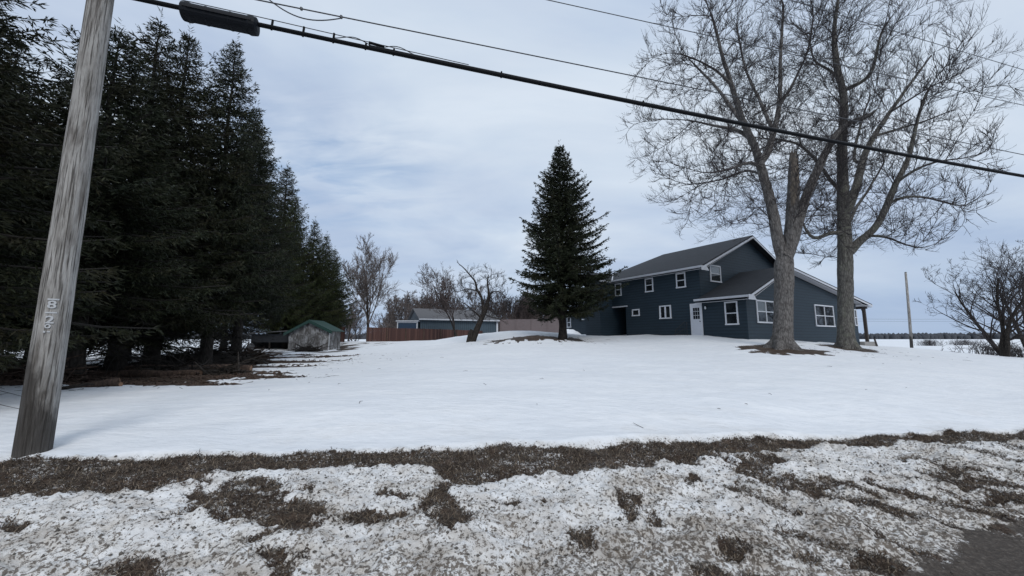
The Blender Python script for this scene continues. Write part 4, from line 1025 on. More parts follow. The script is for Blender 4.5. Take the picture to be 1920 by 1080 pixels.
# wood of bare trees behind the outbuildings: four kinds, copied
kinds = []
for k in range(5):
    kinds.append(rec_tree('bare_tree', (0, 0, -50), 9.5, 60 + k, 'x', spread=.6, wig=.09, r0=.2, twig=('twig_pale', 'twig', 'twig_red', 'twig_pale', 'twig_red')[k], levels=4, dens=.95, multi=1 + k % 2, tw=.024, clear=.08))
spots = [(655, 74, .62), (668, 88, .8), (735, 92, .86), (757, 84, 1.02), (772, 96, .98), (790, 88, .88), (806, 92, 1.0), (822, 84, 1.02), (838, 95, 1.1), (858, 86, .85), (880, 92, 1.05), (905, 86, .9), (925, 80, .8), (944, 78, .86),
         (960, 72, .74), (978, 80, .85), (993, 74, .78), (1010, 70, .7), (1028, 74, .8), (1046, 78, .82), (720, 80, .7), (1000, 90, 1.0), (1040, 92, 1.0), (745, 110, .95)]
rgk = random.Random(8)
nm = ['pale', 'grey', 'reddish', 'slender pale', 'twin stemmed']
GRP = 'bare trees behind the outbuildings'
used = [False] * 5; cnt_ = {}; todo_ = []
for i, (px, Y, s_) in enumerate(spots):
    k = i % 5
    o = kinds[k] if not used[k] else copy_tree(kinds[k]); used[k] = True
    p = at(px, 600, Y); o.location = (p[0], p[1], gz(p[0], p[1]) - .1); o.rotation_euler = (0, 0, rgk.uniform(0, 6.28)); o.scale = (s_ * 1.45, s_ * 1.45, s_ * 1.35)
    where = 'behind the blue barn' if 770 < px < 935 else ('behind the fence, left of the barn' if px <= 770 else 'behind the lone spruce')
    cnt_[where] = cnt_.get(where, 0) + 1; todo_.append((px, o, where))
    o['group'] = 'bare trees %s' % where
ORD = ['leftmost', 'second from left', 'third from left', 'fourth from left', 'fifth from left', 'sixth from left', 'seventh from left', 'eighth from left', 'ninth from left', 'tenth from left']
for wv in cnt_:
    for q_, (px, o, w_) in enumerate(sorted([t for t in todo_ if t[2] == wv], key=lambda t: t[0])): o['label'] = '%s of the bare trees %s' % (ORD[q_], wv)
# low brush in front of that wood
def brush(name, pts, h, seed, label, cat, n=900, mat='twig_red', kind=None, group=None):
    rg = np.random.RandomState(seed); root_l = pts[0]; cb = Batch(); P = np.array(pts, float)
    T = n; u = rg.rand(T); i = (u * (len(P) - 1)).astype(int); i = np.minimum(i, len(P) - 2); fr = u * (len(P) - 1) - i
    c = P[i] * (1 - fr)[:, None] + P[i + 1] * fr[:, None]; c[:, 0] += rg.normal(0, .6, T); c[:, 1] += rg.normal(0, 1.2, T); c[:, 2] = [gz(x, y) - .05 for x, y in c[:, :2]]
    hh = h * rg.uniform(.45, 1.05, T) * (np.sqrt(np.clip(1 - (2 * u - 1) ** 2, .05, 1)) if name == 'shrub' else 1); l1 = rg.normal(0, .22, (T, 2)); p1 = c + np.c_[l1 * hh[:, None] * .6, hh * .5]; p2 = p1 + np.c_[l1 * hh[:, None] * .8 + rg.normal(0, .1, (T, 2)) * hh[:, None], hh * .5]
    rr_ = np.tile([.022, .017, .009], (T, 1)); cb.add(np.stack([c, p1, p2], 1), rr_, 3)
    for _ in range(3):
        a = rg.uniform(.2, .9, T)[:, None]; q0 = p1 * (1 - a) + p2 * a; dd = rg.normal(0, 1, (T, 3)) * np.array([1, 1, .5]) + np.array([0, 0, .7]); q1 = q0 + norm(dd) * (hh * .28)[:, None]
        q2 = q1 + norm(dd + rg.normal(0, .4, (T, 3)) + np.array([0, 0, .4])) * (hh * .2)[:, None]
        cb.add(np.stack([q0, q1, q2], 1), np.tile([.013, .011, .007], (T, 1)), 3)
    cb.V = [v - np.array(root_l) for v in cb.V]; o = cb.obj(name, M[mat]); o.location = tuple(map(float, root_l)); return tag(o, label, cat, group, kind)
a1, a2, a3 = at(925, 620, 68), at(1000, 620, 66), at(1075, 620, 64)
brush('brush', [tuple(a1), tuple(a2), tuple(a3)], 3.6, 4, 'tangled grey-brown brush behind the lone spruce', 'brush', 2600, kind='stuff')
# right side: two big shrubby trees at the crest
rec_tree('shrub_tree', place(1882, 664, 27), 8.8, 71, 'wide bare shrubby tree with many stems at the right edge behind the snow crest', spread=.80, r0=.24, twig='twig', levels=4, dens=.72, multi=3, tw=.011, clear=.12, lean=(-.2, 0))
rec_tree('shrub_tree', place(1935, 662, 31), 10.2, 74, 'bare shrubby tree cut by the right edge of the picture', spread=.70, r0=.22, twig='twig', levels=4, dens=.75, multi=2, tw=.012, clear=.12, lean=(-.1, 0))
a1 = at(1835, 650, 33); a2 = at(1960, 650, 33)
brush('brush', [tuple(a1), tuple(a2)], 1.3, 6, 'low dark tangled brush at the feet of the shrubby trees', 'brush', 260, mat='twig', kind='stuff')
for k, (px, Y, h, w_, lb) in enumerate([(1743, 120, 2.0, 3.4, 'small round dark shrub in the far snowfield right of the grey pole'), (1806, 130, 1.9, 7.5, 'wide dark shrub in the far snowfield, left of the shrubby trees')]):
    a = at(px, 640, Y); brush('shrub', [(a[0] - w_/2, a[1], 0), (a[0] + w_/2, a[1], 0)], h, 8 + k, lb, 'shrub', 260, mat='twig')

# ---------------------------------------------------------------- spruces
def spruce_mesh(H, Rm, seed, crown0=.12, nwh=46, per=6, qw=.036, dens=1.0, shape=.85, upsw=.25, droop=.35, lv=(.62, 1.18), hang=0):
    """returns verts, quads, rnd, and branch sticks"""
    rg = np.random.RandomState(seed); P0 = []; Dq = []; Ln = []; sticks = []; W = []
    zs = crown0 * H + (H * 1.0 - crown0 * H) * (np.linspace(0, 1, nwh) ** .92)
    for wi, z in enumerate(zs[:-1]):
        f = (z - crown0 * H) / (H - crown0 * H)
        LR = Rm * min((1 - f) ** shape, 1.45 * (1 - f) + .0) * (1 if f > .12 else .72 + .28 * f / .12) + .08
        k = per + rg.randint(-1, 2); a0 = rg.uniform(0, 6.28)
        for j in range(max(3, k)):
            a = a0 + 2 * np.pi * j / k + rg.normal(0, .22); ln = LR * rg.uniform(*lv) * (1 + .14 * math.sin(a * 1.0 + seed) + .12 * math.sin(z * 1.9 + a * 2 + seed)); zz = z + rg.uniform(-.5, .5) * (H / nwh)
            e0 = .75 * f ** 1.5 + rg.normal(0, .08) - .05; hd = np.array([math.cos(a), math.sin(a), 0])
            n = 9; u = np.linspace(0, 1, n)
            r_ = u * ln; hz = zz + r_ * math.tan(e0) * .6 - droop * (1 - f) * ln * (u ** 1.4) * .55 + upsw * ln * u ** 3.2
            B = np.stack([hd[0] * r_, hd[1] * r_, hz], -1); sd_ = np.array([-hd[1], hd[0], 0])
            B += sd_ * (np.sin(u * 2.2) * rg.normal(0, .07) * ln)[:, None]
            sticks.append((B, .012 + .012 * ln))
            m = max(5, int(ln * 9 * dens)); us = np.sort(rg.uniform(.10, 1, m))
            for q_, uu in enumerate(us):
                x = uu * (n - 1); i = min(int(x), n - 2); c = B[i] + (B[i + 1] - B[i]) * (x - i); t = norm(B[i + 1] - B[i])
                sl = (.18 + .42 * ln * (1 - uu) ** .8 * .62) * rg.uniform(.6, 1.2); side = sd_ * (1 if q_ % 2 else -1)
                d = norm(t * .75 + side * rg.uniform(.5, 1.0) + np.array([0, 0, rg.uniform(-.25 - .8 * hang, .12 - .2 * hang)]))
                nq = max(3, int(sl / .05)); v = rg.uniform(0, 1, nq)
                pc = c + d * (v * sl)[:, None] + np.array([0, 0, -.25]) * (v[:, None] ** 2) * sl
                dq = norm(d + rg.normal(0, .45, (nq, 3)) + np.array([0, 0, -.22]) * rg.rand(nq, 1))
                P0.append(pc); Dq.append(dq); Ln.append(rg.uniform(.10, .23, nq)); W.append(np.full(nq, qw) * rg.uniform(.6, 1.3, nq))
            # leading shoots
            nq = 4; P0.append(np.repeat(B[-1][None], nq, 0) - norm(B[-1] - B[-2]) * .1); Dq.append(norm(norm(B[-1] - B[-2]) + rg.normal(0, .35, (nq, 3)) + np.array([0, 0, .15]))); Ln.append(rg.uniform(.12, .28, nq)); W.append(np.full(nq, qw * .8))
    # leader
    nq = 26; P0.append(np.c_[np.zeros(nq), np.zeros(nq), rg.uniform(H * .955, H * 1.035, nq)]); a = rg.uniform(0, 6.28, nq); Dq.append(norm(np.c_[np.cos(a), np.sin(a), rg.uniform(.5, 1.4, nq)])); Ln.append(rg.uniform(.10, .32, nq)); W.append(np.full(nq, qw * .7))
    P = np.concatenate(P0); D = np.concatenate(Dq); ln = np.concatenate(Ln); w = np.concatenate(W); n = len(P)
    rv = norm(rg.normal(0, 1, (n, 3))); s_ = norm(np.cross(D, rv)) * w[:, None]
    V = np.stack([P - D * .02, P + D * ln[:, None] * .45 + s_, P + D * ln[:, None], P + D * ln[:, None] * .45 - s_], 1).reshape(-1, 3)
    Q = np.arange(n * 4).reshape(n, 4)
    rnd = np.repeat(np.clip(rg.rand(n) * .75 + .25 * rg.rand(n), 0, 1), 4)
    return V, Q, rnd, sticks
def spruce(name, loc, H, Rm, seed, label, mat='needles', rt=.2, dead=14, group=None, **kw):
    root = empty(name, loc); tag(root, label, 'tree', group)
    V, Q, rnd, sticks = spruce_mesh(H, Rm, seed, **kw)
    mesh_np('crown', V, Q, M[mat], root, attrs={'rnd': ('POINT', rnd)})
    tb = Batch(); rg = np.random.RandomState(seed + 1); z = np.linspace(-.25, H * 1.0, 14)
    tb.add([np.c_[rg.normal(0, .02, 14), rg.normal(0, .02, 14), z]], [np.r_[rt * 1.5, rt * 1.05, rt * (1 - .97 * np.linspace(.08, 1, 12))]], 12)
    tb.obj('trunk', M['dark_bark'], root)
    cb = Batch()
    for B, r_ in sticks: cb.add([B[::2]], [r_ * np.linspace(1, .25, 5)], 4)
    c0 = kw.get('crown0', .12) * H
    for k in range(dead):      # dead lower limbs
        a = rg.uniform(0, 6.28); zz = rg.uniform(.35 * c0 if c0 > 1 else .3, c0 + .8); ln = rg.uniform(.5, .62) * Rm * rg.uniform(.6, 1.2); u = np.linspace(0, 1, 5)
        P = np.c_[np.cos(a) * u * ln, np.sin(a) * u * ln, zz - .25 * ln * u ** 1.5 + rg.normal(0, .02, 5)]; cb.add([P], [.018 * np.linspace(1, .3, 5)], 4)
        for _ in range(6):
            q0 = P[rg.randint(1, 5)]; d = norm(np.array([math.cos(a), math.sin(a), 0]) * .6 + rg.normal(0, .6, 3)); cb.add([np.array([q0, q0 + d * .25, q0 + d * .45 + np.array([0, 0, -.08])])], [[.008, .006, .004]], 3)
    cb.obj('branches', M['branch_dark'], root)
    return root
spruce('spruce_tree', place(1055, 636, 26.5), 13.9, 3.95, 7, 'single full dark spruce standing alone on the lawn left of the house', 'needles_c', rt=.24, crown0=.135, nwh=52, per=9, qw=.027, dens=1.55, shape=.66, upsw=.24, droop=.30, dead=4, lv=(.70, 1.10))
# row of tall old spruces down the left side: meshes of three trees, then copies
row_spec = [  # x, y, H, scale-width, kind, label
 (-11.4, 7.0, 10.4, .85, 0, 'nearest dark spruce at the left edge, its boughs left of the utility pole'),
 (-14.4, 9.6, 10.3, .95, 1, 'second dark spruce from the left edge, beyond the nearest one'),
 (-12.95, 11.5, 11.3, .92, 2, 'dark spruce whose tip rises just right of the utility pole'),
 (-13.7, 13.5, 13.6, .92, 0, 'tall dark spruce, first thin tip right of the utility pole'),
 (-13.9, 15.0, 14.3, .88, 1, 'tall dark spruce, second tip right of the pole, under the splice case'),
 (-13.4, 17.0, 15.5, .85, 2, 'tall dark spruce with the third, rightmost high tip of the row'),
 (-14.6, 20.5, 14.2, .82, 2, 'dark spruce just below the three high tips on the row outline'),
 (-17.0, 24.0, 15.2, .85, 2, 'dark spruce halfway down the sloping outline of the row'),
 (-23.5, 38.3, 18.8, 1.15, 1, 'dark spruce directly behind the dark lean-to'),
 (-21.6, 36.9, 15.0, .85, 3, 'dark spruce directly behind the stone-grey shed'),
 (-21.4, 40.5, 13.5, .85, 3, 'third spruce from the right end of the row'),
 (-21.5, 43.5, 12.5, .80, 3, 'olive green spruce, second from the right end of the row'),
 (-21.9, 46.5, 11.4, .74, 3, 'last and lowest spruce at the right end of the row'),
]
kindsS = []
for k, (Rm, sd_, mt, kw) in enumerate([(3.8, 41, 'needles', dict(droop=.62, upsw=.18, crown0=.11)), (3.6, 42, 'needles', dict(droop=.5, upsw=.2, crown0=.13)), (3.9, 43, 'needles_c', dict(droop=.5, upsw=.2, crown0=.21)), (3.6, 44, 'needles_b', dict(droop=.35, upsw=.25, crown0=.12, shape=.58))]):
    kindsS.append(spruce('spruce_tree', (0, 0, 0), 14.0, Rm, sd_, 'x', mt, rt=.27, nwh=50, per=6, qw=.019, dens=1.75, dead=60, **{'shape': .80, 'hang': .55, **kw}))
usedS = [False] * 4; rgk = random.Random(3)
for x, y, H, ws, k, lb in row_spec:
    o = kindsS[k] if not usedS[k] else copy_tree(kindsS[k]); usedS[k] = True
    o.location = (x, y, gz(x, y) - .05); o.rotation_euler = (0, 0, rgk.uniform(0, 6.28)); o.scale = (ws, ws, H / 14.0); o['label'] = lb; o['group'] = 'row of tall dark spruces'
# second rank, mostly hidden
for i, (x, y, H, k) in enumerate([(-18.2, 12.5, 11.0, 2), (-18.5, 18.5, 13.0, 0), (-23, 25, 13.5, 1), (-26, 35, 13, 0), (-19.0, 15.5, 12.5, 1)]):
    o = copy_tree(kindsS[k]); o.location = (x, y, gz(x, y) - .05); o.rotation_euler = (0, 0, rgk.uniform(0, 6.28)); o.scale = (.95, .95, H / 14.0)
    o['label'] = 'dark spruce of the rear rank, %s' % ('second from the left', 'in the middle', 'fourth from the left', 'nearest the shed', 'nearest the left edge')[i]; o['group'] = 'rear rank of spruces'

# ---------------------------------------------------------------- litter, logs, brush under the row
def log(px, py, Y, ln, r, ang, tilt, label, mat='log'):
    p = place(px, py, Y); o_ = empty('log', (p[0], p[1], p[2] + r * .6), ang); tag(o_, label, 'log'); n = 9
    rg = np.random.RandomState(int(px)); P = np.c_[np.linspace(-ln/2, ln/2, n), rg.normal(0, r * .25, n), np.linspace(-ln/2, ln/2, n) * math.tan(tilt) + rg.normal(0, r * .12, n)]
    tb = Batch(); tb.add([P], [r * np.linspace(1.1, .75, n) * rg.uniform(.9, 1.1, n)], 12); tb.obj('bark', M[mat], o_)
    for e, s_ in ((0, 1.02), (-1, .70)):
        b = MB(); d = Vector(P[1] - P[0]) if e == 0 else Vector(P[-2] - P[-1]); d.normalize(); c = Vector(P[e]); b.tube([c + d * .01, c + d * .012], r * s_, 12); b.build('cut_end', M['logend'], o_)
    return o_
log(178, 733, 9.9, .9, .10, .5, .18, 'short orange-ended cut log at the left tip of the brown litter')
log(205, 731, 10.1, .8, .08, -.35, .0, 'small split log lying against the orange-ended log')
log(345, 694, 14.2, 4.2, .17, .32, .0, 'long fallen trunk half sunk in the litter below the spruces')
log(270, 702, 13.0, 3.4, .14, .18, .0, 'dark fallen trunk left of the long one, under the spruces')
# curved dark branch on the snow by the pole
p = place(137, 738, 9.4); b = MB(); b.tube([(-.42, -.1, .02), (-.15, -.02, .05), (.1, 0, .09), (.25, .03, .13), (.42, .05, .12)], [.035, .045, .04, .03, .012], 6); b.tube([(.1, 0, .09), (.2, .02, .2)], [.02, .005], 5)
tag(b.build('fallen_branch', M['dark_bark'], loc=p, smooth=True), 'crooked black branch lying on clean snow right of the pole foot', 'branch')
def pile(px, py, Y, rx, ry, hz, seed, label, n=420, mat='dark_bark'):
    rg = np.random.RandomState(seed); p = place(px, py, Y); cb = Batch(); T = n; a = rg.uniform(0, 6.28, T); rr_ = np.sqrt(rg.rand(T)); x = rr_ * np.cos(a) * rx; y = rr_ * np.sin(a) * ry
    z = np.array([gz(p[0] + i, p[1] + j) - p[2] for i, j in zip(x, y)]) + hz * (1 - rr_ ** 2) * rg.rand(T); c = np.stack([x, y, z], -1)
    d = norm(np.stack([rg.normal(0, 1, T), rg.normal(0, .7, T), rg.normal(0, .22, T)], -1)); ln = rg.uniform(.25, 1.3, T); w1 = c + d * ln[:, None] * .5 + rg.normal(0, .05, (T, 3)); w2 = c + d * ln[:, None]
    r_ = rg.uniform(.012, .05, T); cb.add(np.stack([c - d * .1, w1, w2], 1), np.stack([r_, r_ * .8, r_ * .4], -1), 5)
    # matted core
    th = np.linspace(0, 2*np.pi, 22, endpoint=False); V = []
    for i, q_ in enumerate(np.linspace(0, 1, 8)):
        for t in th:
            X_ = q_ * rx * math.cos(t); Y_ = q_ * ry * math.sin(t); V.append((X_, Y_, gz(p[0] + X_, p[1] + Y_) - p[2] - .06 + hz * .75 * (1 - q_ ** 2) * (.6 + .8 * fbm(np.array([X_ * 2 + seed]), np.array([Y_ * 2]), 3)[0])))
    i = np.arange(8 * 22).reshape(8, 22); j = np.roll(i, -1, 1); cb.V.append(np.array(V)); cb.Q.append(np.stack([i[:-1], i[1:], j[1:], j[:-1]], -1).reshape(-1, 4) + cb.n); cb.n += len(V)
    o = cb.obj('brush_pile', M[mat], smooth=False); o.location = tuple(map(float, p)); return tag(o, label, 'brush pile', kind=None)
pile(-5, 690, 11.0, 2.4, 1.2, .75, 1, 'dark heap of cut branches at the left edge behind the pole', mat='log')
pile(300, 694, 14.0, 3.2, .9, .28, 2, 'low tangle of dark fallen sticks under the first spruces')
pile(395, 672, 18.5, 2.6, 1.4, .75, 3, 'mound of dark branches under the middle of the spruce row', mat='dark_bark')
pile(452, 662, 21.5, 1.3, 1.2, .55, 4, 'brown mound of bark and sticks left of the dark shed', mat='log')
pile(577, 655, 33.3, 1.1, .5, .55, 5, 'low dark heap against the stone shed wall', 160)

# bark scraps, cones and broken sticks in the litter strip
rg = np.random.RandomState(91); cb = Batch(); left = [q for q in RINGS if q[0] < -5 and q[3] > .22]
for k in range(2600):
    q = left[rg.randint(len(left))]; a = rg.uniform(0, 6.28); d_ = math.sqrt(rg.rand()) * 1.05; x = q[0] + q[2] * d_ * math.cos(a); y = q[1] + q[3] * d_ * math.sin(a)
    a = rg.uniform(0, 6.28); ln = rg.gamma(2, .07) + .04; dx_, dy_ = math.cos(a) * ln, math.sin(a) * ln; r_ = rg.uniform(.005, .022)
    cb.add([np.array([(x, y, gz(x, y) + r_ * .6), (x + dx_ * .5, y + dy_ * .5, gz(x + dx_ * .5, y + dy_ * .5) + r_ + rg.uniform(0, .05)), (x + dx_, y + dy_, gz(x + dx_, y + dy_) + r_ * .5)])], [[r_, r_ * 1.1, r_ * .5]], 4)
tag(cb.obj('bark_litter', M['log']), 'brown bark scraps and broken sticks strewn along the edge of the spruces', 'litter', kind='stuff')
# fallen twigs and needles blown over the crust
rg = np.random.RandomState(77); cb = Batch()
cen = np.concatenate([np.c_[rg.normal(-9.5, 2.2, 260), rg.uniform(9, 24, 260)], np.c_[rg.normal(13, 1.5, 30), rg.normal(17.2, 1.0, 30)], np.c_[rg.normal(17, 1.8, 50), rg.normal(18.8, 1.2, 50)], np.c_[rg.uniform(-6, 12, 16), rg.uniform(6.2, 14, 16)], np.c_[rg.normal(2.2, 2, 90), rg.normal(24.5, 1.3, 90)]])
for x, y in cen:
    a = rg.uniform(0, 6.28); ln = rg.gamma(2, .05) + .04; d = np.array([math.cos(a), math.sin(a)]) * ln; m = np.array([x, y]) + d * .5 + rg.normal(0, .015, 2); e_ = np.array([x, y]) + d
    cb.add([np.array([(x, y, gz(x, y) + .006), (*m, gz(*m) + .018), (*e_, gz(*e_) + .008)])], [[.004, .0045, .002]], 4)
tag(cb.obj('twig_litter', M['twig_black']), 'tiny dark twigs and needles scattered on the snow crust', 'litter', kind='stuff')

# ---------------------------------------------------------------- sheds, barn, fence
sx_, sy_ = at(578, 655, 35)[:2]; sg = gz(sx_, sy_)
shed = empty('shed', (sx_, sy_, sg)); tag(shed, 'small weathered stone-grey shed with green roof edge under the spruces', 'shed')
hw = 1.85; w = 38/720*35
b = MB(); b.prism([(-1.85, 0, -.4), (1.85, 0, -.4), (1.85, 0, 1.75), (0.05, 0, 2.62), (-1.85, 0, 1.6)], (0, 2.2, 0)); b.build('wall', M['shed'], shed)
b = MB(); b.prism([(0.05, -.25, 2.78), (2.15, -.25, 1.78), (2.15, 2.4, 1.78), (.05, 2.4, 2.78)], (0, 0, -.05)); b.prism([(.05, -.25, 2.78), (.05, 2.4, 2.78), (-2.15, 2.4, 1.60), (-2.15, -.25, 1.60)], (0, 0, -.05)); b.build('roof', M['green'], shed)
b = MB(); b.hexa([(.05, -.29, 2.50), (2.17, -.29, 1.50), (2.17, -.252, 1.50), (.05, -.252, 2.50)], [(.05, -.29, 2.78), (2.17, -.29, 1.78), (2.17, -.252, 1.78), (.05, -.252, 2.78)])
b.hexa([(-2.17, -.29, 1.33), (.05, -.29, 2.50), (.05, -.252, 2.50), (-2.17, -.252, 1.33)], [(-2.17, -.29, 1.60), (.05, -.29, 2.78), (.05, -.252, 2.78), (-2.17, -.252, 1.60)]); b.build('fascia', M['green'], shed)
b = MB(); b.box((1.80, -.03, -.4), (1.88, -.002, 1.6)); b.build('corner_board', M['tagmetal'], shed)
lean = empty('lean_to', (sx_ - 3.75, sy_ + .4, sg)); tag(lean, 'low dark open-fronted lean-to shed left of the stone-grey shed', 'shed')
b = MB(); b.box((-1.75, 1.9, -.4), (1.85, 2.0, 1.5)); b.box((-1.75, 0, -.4), (-1.65, 1.9, 1.5)); b.box((1.75, 0, -.4), (1.85, 1.9, 1.6)); b.box((-1.65, 0, .75), (1.75, .08, 1.5)); b.build('wall', M['inside'], lean)
b = MB(); b.prism([(-1.95, -.3, 1.52), (1.88, -.3, 1.75), (1.88, 2.2, 1.95), (-1.95, 2.2, 1.72)], (0, 0, .07)); b.build('roof', M['shingle_old'], lean)
b = MB(); b.box((-.1, 0, -.4), (.02, .1, .75)); b.build('post', M['dark_bark'], lean)
b = MB(); b.tube([(-1.45, -.35, .35), (-1.45, -.25, .35)], .33, 16); b.tube([(-1.38, -.36, .33), (-1.38, -.38, .33)], .18, 12)
tag(b.build('old_tyre', M['shingle_old'], loc=(sx_ - 3.75, sy_ + .3, sg)), 'old grey wheel leaning at the left end of the dark lean-to', 'wheel')
rr3 = place(636, 654, 34.5)
b = MB()
rgk = random.Random(9)
for k in range(3):
    c = Vector((k * .16 - .15, rgk.uniform(-.1, .1), .05)); b.tube([c - Vector((.07, 0, .02)), c, c + Vector((.07, 0, .02))], [.05, .09, .03], 6)
tag(b.build('stones', M['dark_bark'], loc=rr3), 'few dark stones at the right corner of the stone shed', 'stones', kind='stuff')
# fence
fa = at(687, 640, 48)[:2]; fb = at(905, 632, 57)[:2]
fl = math.hypot(fb[0] - fa[0], fb[1] - fa[1]); fan = math.atan2(fb[1] - fa[1], fb[0] - fa[0])
def fence(a, ln, ang, h0, label, post_every=2.45):
    g0 = gz(*a); root = empty('board_fence', (a[0], a[1], g0), ang); tag(root, label, 'fence'); n = max(2, int(ln / .5)); V = []
    nposts = int(ln / post_every) + 1
    b = MB()
    nb = int(ln / .145)
    for i in range(nb):
        x = i * .145; X_ = a[0] + x * math.cos(ang); Y_ = a[1] + x * math.sin(ang); gg = gz(X_, Y_) - g0; dz = rgk.uniform(-.015, .015)
        t = h0 - .35 * x / max(ln, 1) * (ln > 5) + gg * .5 * (ln > 5) + dz
        b.box((x, -.012, -1.6), (x + .138, .012, t))
    b.build('boards', M['fence'], root)
    for i in range(nposts):
        x = i * post_every; b = MB(); t = h0 - .35 * x / max(ln, 1) * (ln > 5) + (gz(a[0] + x * math.cos(ang), a[1] + x * math.sin(ang)) - g0) * .5 * (ln > 5)
        b.box((x - .06, -.08, -1.6), (x + .06, -.014, t + .06)); b.build('post', M['log'], root)
    return root
fence(fa, fl, fan, 1.78, 'long red-brown board fence sinking behind the snowy rise')
fence(at(634, 640, 45)[:2], .8, .1, 1.75, 'short red-brown fence end just right of the stone shed')
M['greyfence'] = siding('weathered_fence', (.155, .125, .125), .15, 0)
fc = at(938, 620, 58)[:2]; fd = at(1066, 620, 55)[:2]; fa_ = math.atan2(fd[1] - fc[1], fd[0] - fc[0]); fl_ = math.hypot(fd[0] - fc[0], fd[1] - fc[1])
root = empty('board_fence', (fc[0], fc[1], gz(*fc)), fa_); tag(root, 'pale grey weathered board fence behind the lone spruce', 'fence')
zt_ = at(1000, 598, 56)[2] - gz(*fc); b = MB()
for i in range(int(fl_ / .15)): b.box((i * .15, -.012, -.6), (i * .15 + .143, .012, zt_ + rgk.uniform(-.02, .02)))
b.build('boards', M['greyfence'], root)
for i in range(int(fl_ / 2.4) + 1): b = MB(); b.box((i * 2.4 - .05, -.09, -.6), (i * 2.4 + .05, -.014, zt_ + .05)); b.build('post', M['greyfence'], root)
# barn
ba = at(787, 640, 55)[:2]; ban = R(26); bl = 12.1
barn = empty('barn', (ba[0], ba[1], .6), ban); tag(barn, 'long low blue-grey metal barn with grey roof beyond the fence', 'barn')
ez = CAM + 2.72 - .6
b = MB(); b.box((0, 0, -1), (bl, .2, ez)); b.box((.2, 7.8, -1), (bl, 8, ez)); b.box((bl - .2, .2, -1), (bl, 7.8, ez)); b.prism([(0, .2, -1), (0, 7.8, -1), (0, 7.8, ez), (0, 4, ez + 1.55), (0, .2, ez)], (.2, 0, 0)); b.build('wall', M['barn_siding'], barn)
b = MB(); b.prism([(-.3, -.4, ez - .02), (bl + .3, -.4, ez - .02), (bl + .3, 4, ez + 1.72), (-.3, 4, ez + 1.72)], (0, 0, -.08)); b.prism([(-.3, 4, ez + 1.72), (bl + .3, 4, ez + 1.72), (bl + .3, 8.4, ez - .02), (-.3, 8.4, ez - .02)], (0, 0, -.08)); b.build('roof', M['shingle_old'], barn)
b = MB(); b.box((-.3, -.52, ez - .22), (bl + .3, -.41, ez - .03)); b.build('gutter', M['gutter'], barn)
b = MB(); b.box((bl - .25, -.03, -1), (bl + .03, -.002, ez - .2)); b.build('corner_board', M['white'], barn)
b = MB(); b.box((-.04, -.02, -1), (-.002, 0.25, ez - .1)); b.build('corner_board', M['barn_siding'], barn)
b = MB(); b.box((-.09, .0, ez - .35), (-.01, 3.2, ez - .2)) if False else b.box((1.0, -.05, ez - 1.2), (1.0 + .9, -.002, ez - .55)); 
ga = at(743, 640, 54)[:2]
gar = empty('garage', (ga[0], ga[1], .6), R(2)); tag(gar, 'small blue garage with white trimmed door, left of the long barn', 'garage')
gw = 38/720*54; gt = at(760, 601, 54)[2] - .6
b = MB(); b.box((0, .15, -1), (gw, 4.5, gt - .12)); b.build('wall', M['barn_siding'], gar)
b = MB(); b.box((-.15, -.15, gt - .12), (gw + .15, 4.7, gt + .02)); b.build('roof', M['gutter'], gar)
b = MB(); b.box((0, .08, -1), (.12, .148, gt - .13)); b.box((gw - .14, .08, -1), (gw, .148, gt - .13)); b.box((.12, .08, gt - .32), (gw - .14, .148, gt - .13)); b.build('door_frame', M['white'], gar)
b = MB()
for k in range(4): b.box((.14, .12, gt - .34 - .55 * (k + 1) + .02), (gw - .16, .147, gt - .34 - .55 * k))
b.build('garage_door', simple('garage_blue', (.02, .045, .085), .5), gar)

# ---------------------------------------------------------------- right: far pole, stake, far lines, tree line
pp = place(1709, 652, 34); b = MB()
hp_ = at(1698, 511, 34)[2] - pp[2]
q_ = at(1698, 511, 34); b.tube([(0, 0, -.3), ((q_[0] - pp[0]) * .5 + .02, 0, hp_ * .5), (q_[0] - pp[0], 0, hp_)], [.115, .10, .08], 12)
fp = empty('bare_pole', pp); tag(fp, 'thin grey leaning pole standing alone on the snow between maple and shrubs', 'pole'); b.build('shaft', M['pole'], fp, smooth=True)
b = MB(); b.tube([(q_[0] - pp[0], 0, hp_), (q_[0] - pp[0], 0, hp_ + .05)], [.09, .05], 12); b.build('cap', M['darktrim'], fp)
sp_ = place(1645, 650, 31); b = MB(); b.box((-.05, -.04, -.2), (.05, .04, .62)); o = b.build('stake', M['post'], bevel=.008, loc=sp_); o.rotation_euler = (0, R(-18), .2); tag(o, 'short dark leaning wooden stake in the snow beside the porch', 'stake')
pl_ = place(1779, 656, 33); b = MB(); b.box((-.55, -.3, -.05), (.55, .3, .07)); b.box((-.5, -.2, .07), (.3, .2, .11)); tag(b.build('board', M['post'], loc=pl_, bevel=.02), 'flat dark board lying on the snow left of the shrubby trees', 'board')
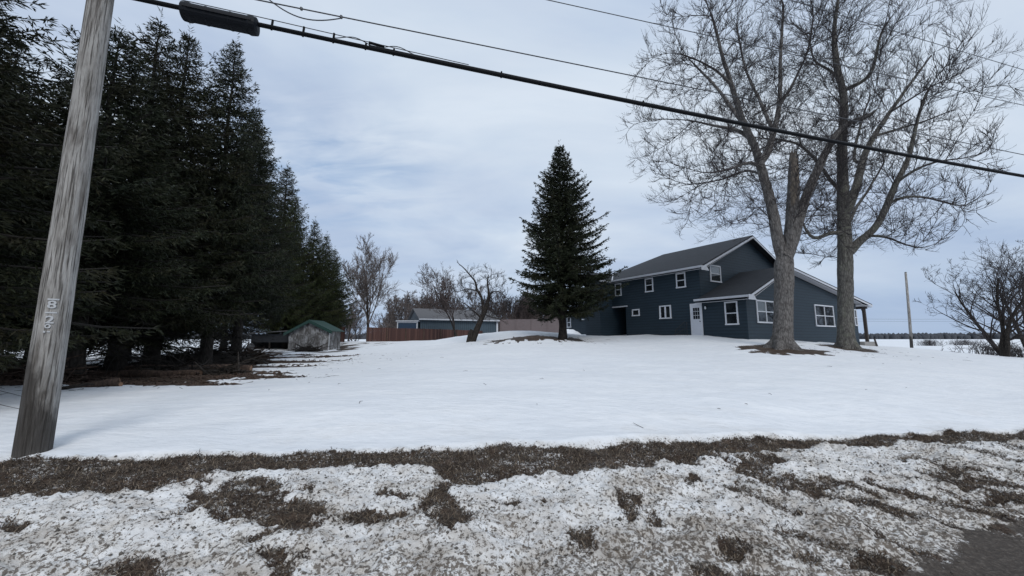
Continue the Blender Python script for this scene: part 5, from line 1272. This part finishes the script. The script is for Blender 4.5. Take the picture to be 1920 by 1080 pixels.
for py, lb in ((597, 'upper of the two faint far wires crossing low over the snowfield'), (601, 'lower of the two faint far wires crossing low over the snowfield')):
    a = at(1500, py, 90); c = at(2050, py - 2, 90); b = MB(); n = 20
    b.tube([((c[0] - a[0]) * u_, (c[1] - a[1]) * u_, (c[2] - a[2]) * u_ - 1.0 * 4 * u_ * (1 - u_) * .3) for u_ in np.linspace(0, 1, n)], .022, 5); tag(b.build('far_wire', M['wire'], loc=tuple(a)), lb, 'wire')
# far wood on the horizon: a deep belt of trunk-and-crown clumps
rg = np.random.RandomState(17); n = 5200; X_ = np.concatenate([rg.uniform(-700, 1500, n)]); Y_ = 640 + rg.uniform(0, 90, n) - .12 * np.abs(X_ - 300)
hgt = (7.5 + 5 * fbm(X_ * .012, Y_ * .01, 3)) * rg.uniform(.6, 1.1, n); gzz = np.full(n, -.8)
tt_ = rg.uniform(0, 6.28, (n, 6)); r_ = rg.uniform(2.2, 5.0, n)
ang6 = np.arange(6) * np.pi / 3
low_ = np.stack([X_[:, None] + np.cos(ang6) * r_[:, None] * .8, Y_[:, None] + np.sin(ang6) * r_[:, None] * .8, np.repeat(gzz[:, None], 6, 1)], -1)
mid_ = np.stack([X_[:, None] + np.cos(ang6) * r_[:, None] * rg.uniform(.7, 1.1, (n, 6)), Y_[:, None] + np.sin(ang6) * r_[:, None], gzz[:, None] + hgt[:, None] * rg.uniform(.45, .75, (n, 6))], -1)
top_ = np.stack([X_ + rg.normal(0, 1, n), Y_, gzz + hgt], -1)[:, None]
V = np.concatenate([low_, mid_, top_], 1).reshape(-1, 3); o13 = np.arange(n)[:, None, None] * 13
q4 = np.array([(i, (i + 1) % 6, 6 + (i + 1) % 6, 6 + i) for i in range(6)]); t3 = np.array([(6 + i, 6 + (i + 1) % 6, 12) for i in range(6)])
fw = mesh_np('far_wood', V, [(o13 + q4[None]).reshape(-1, 4), (o13 + t3[None]).reshape(-1, 3)], simple('far_wood', (.055, .060, .070), .9, var=.3, scale=.05))
tag(fw, 'thin dark line of far-off woods on the horizon', 'wood', kind='stuff')
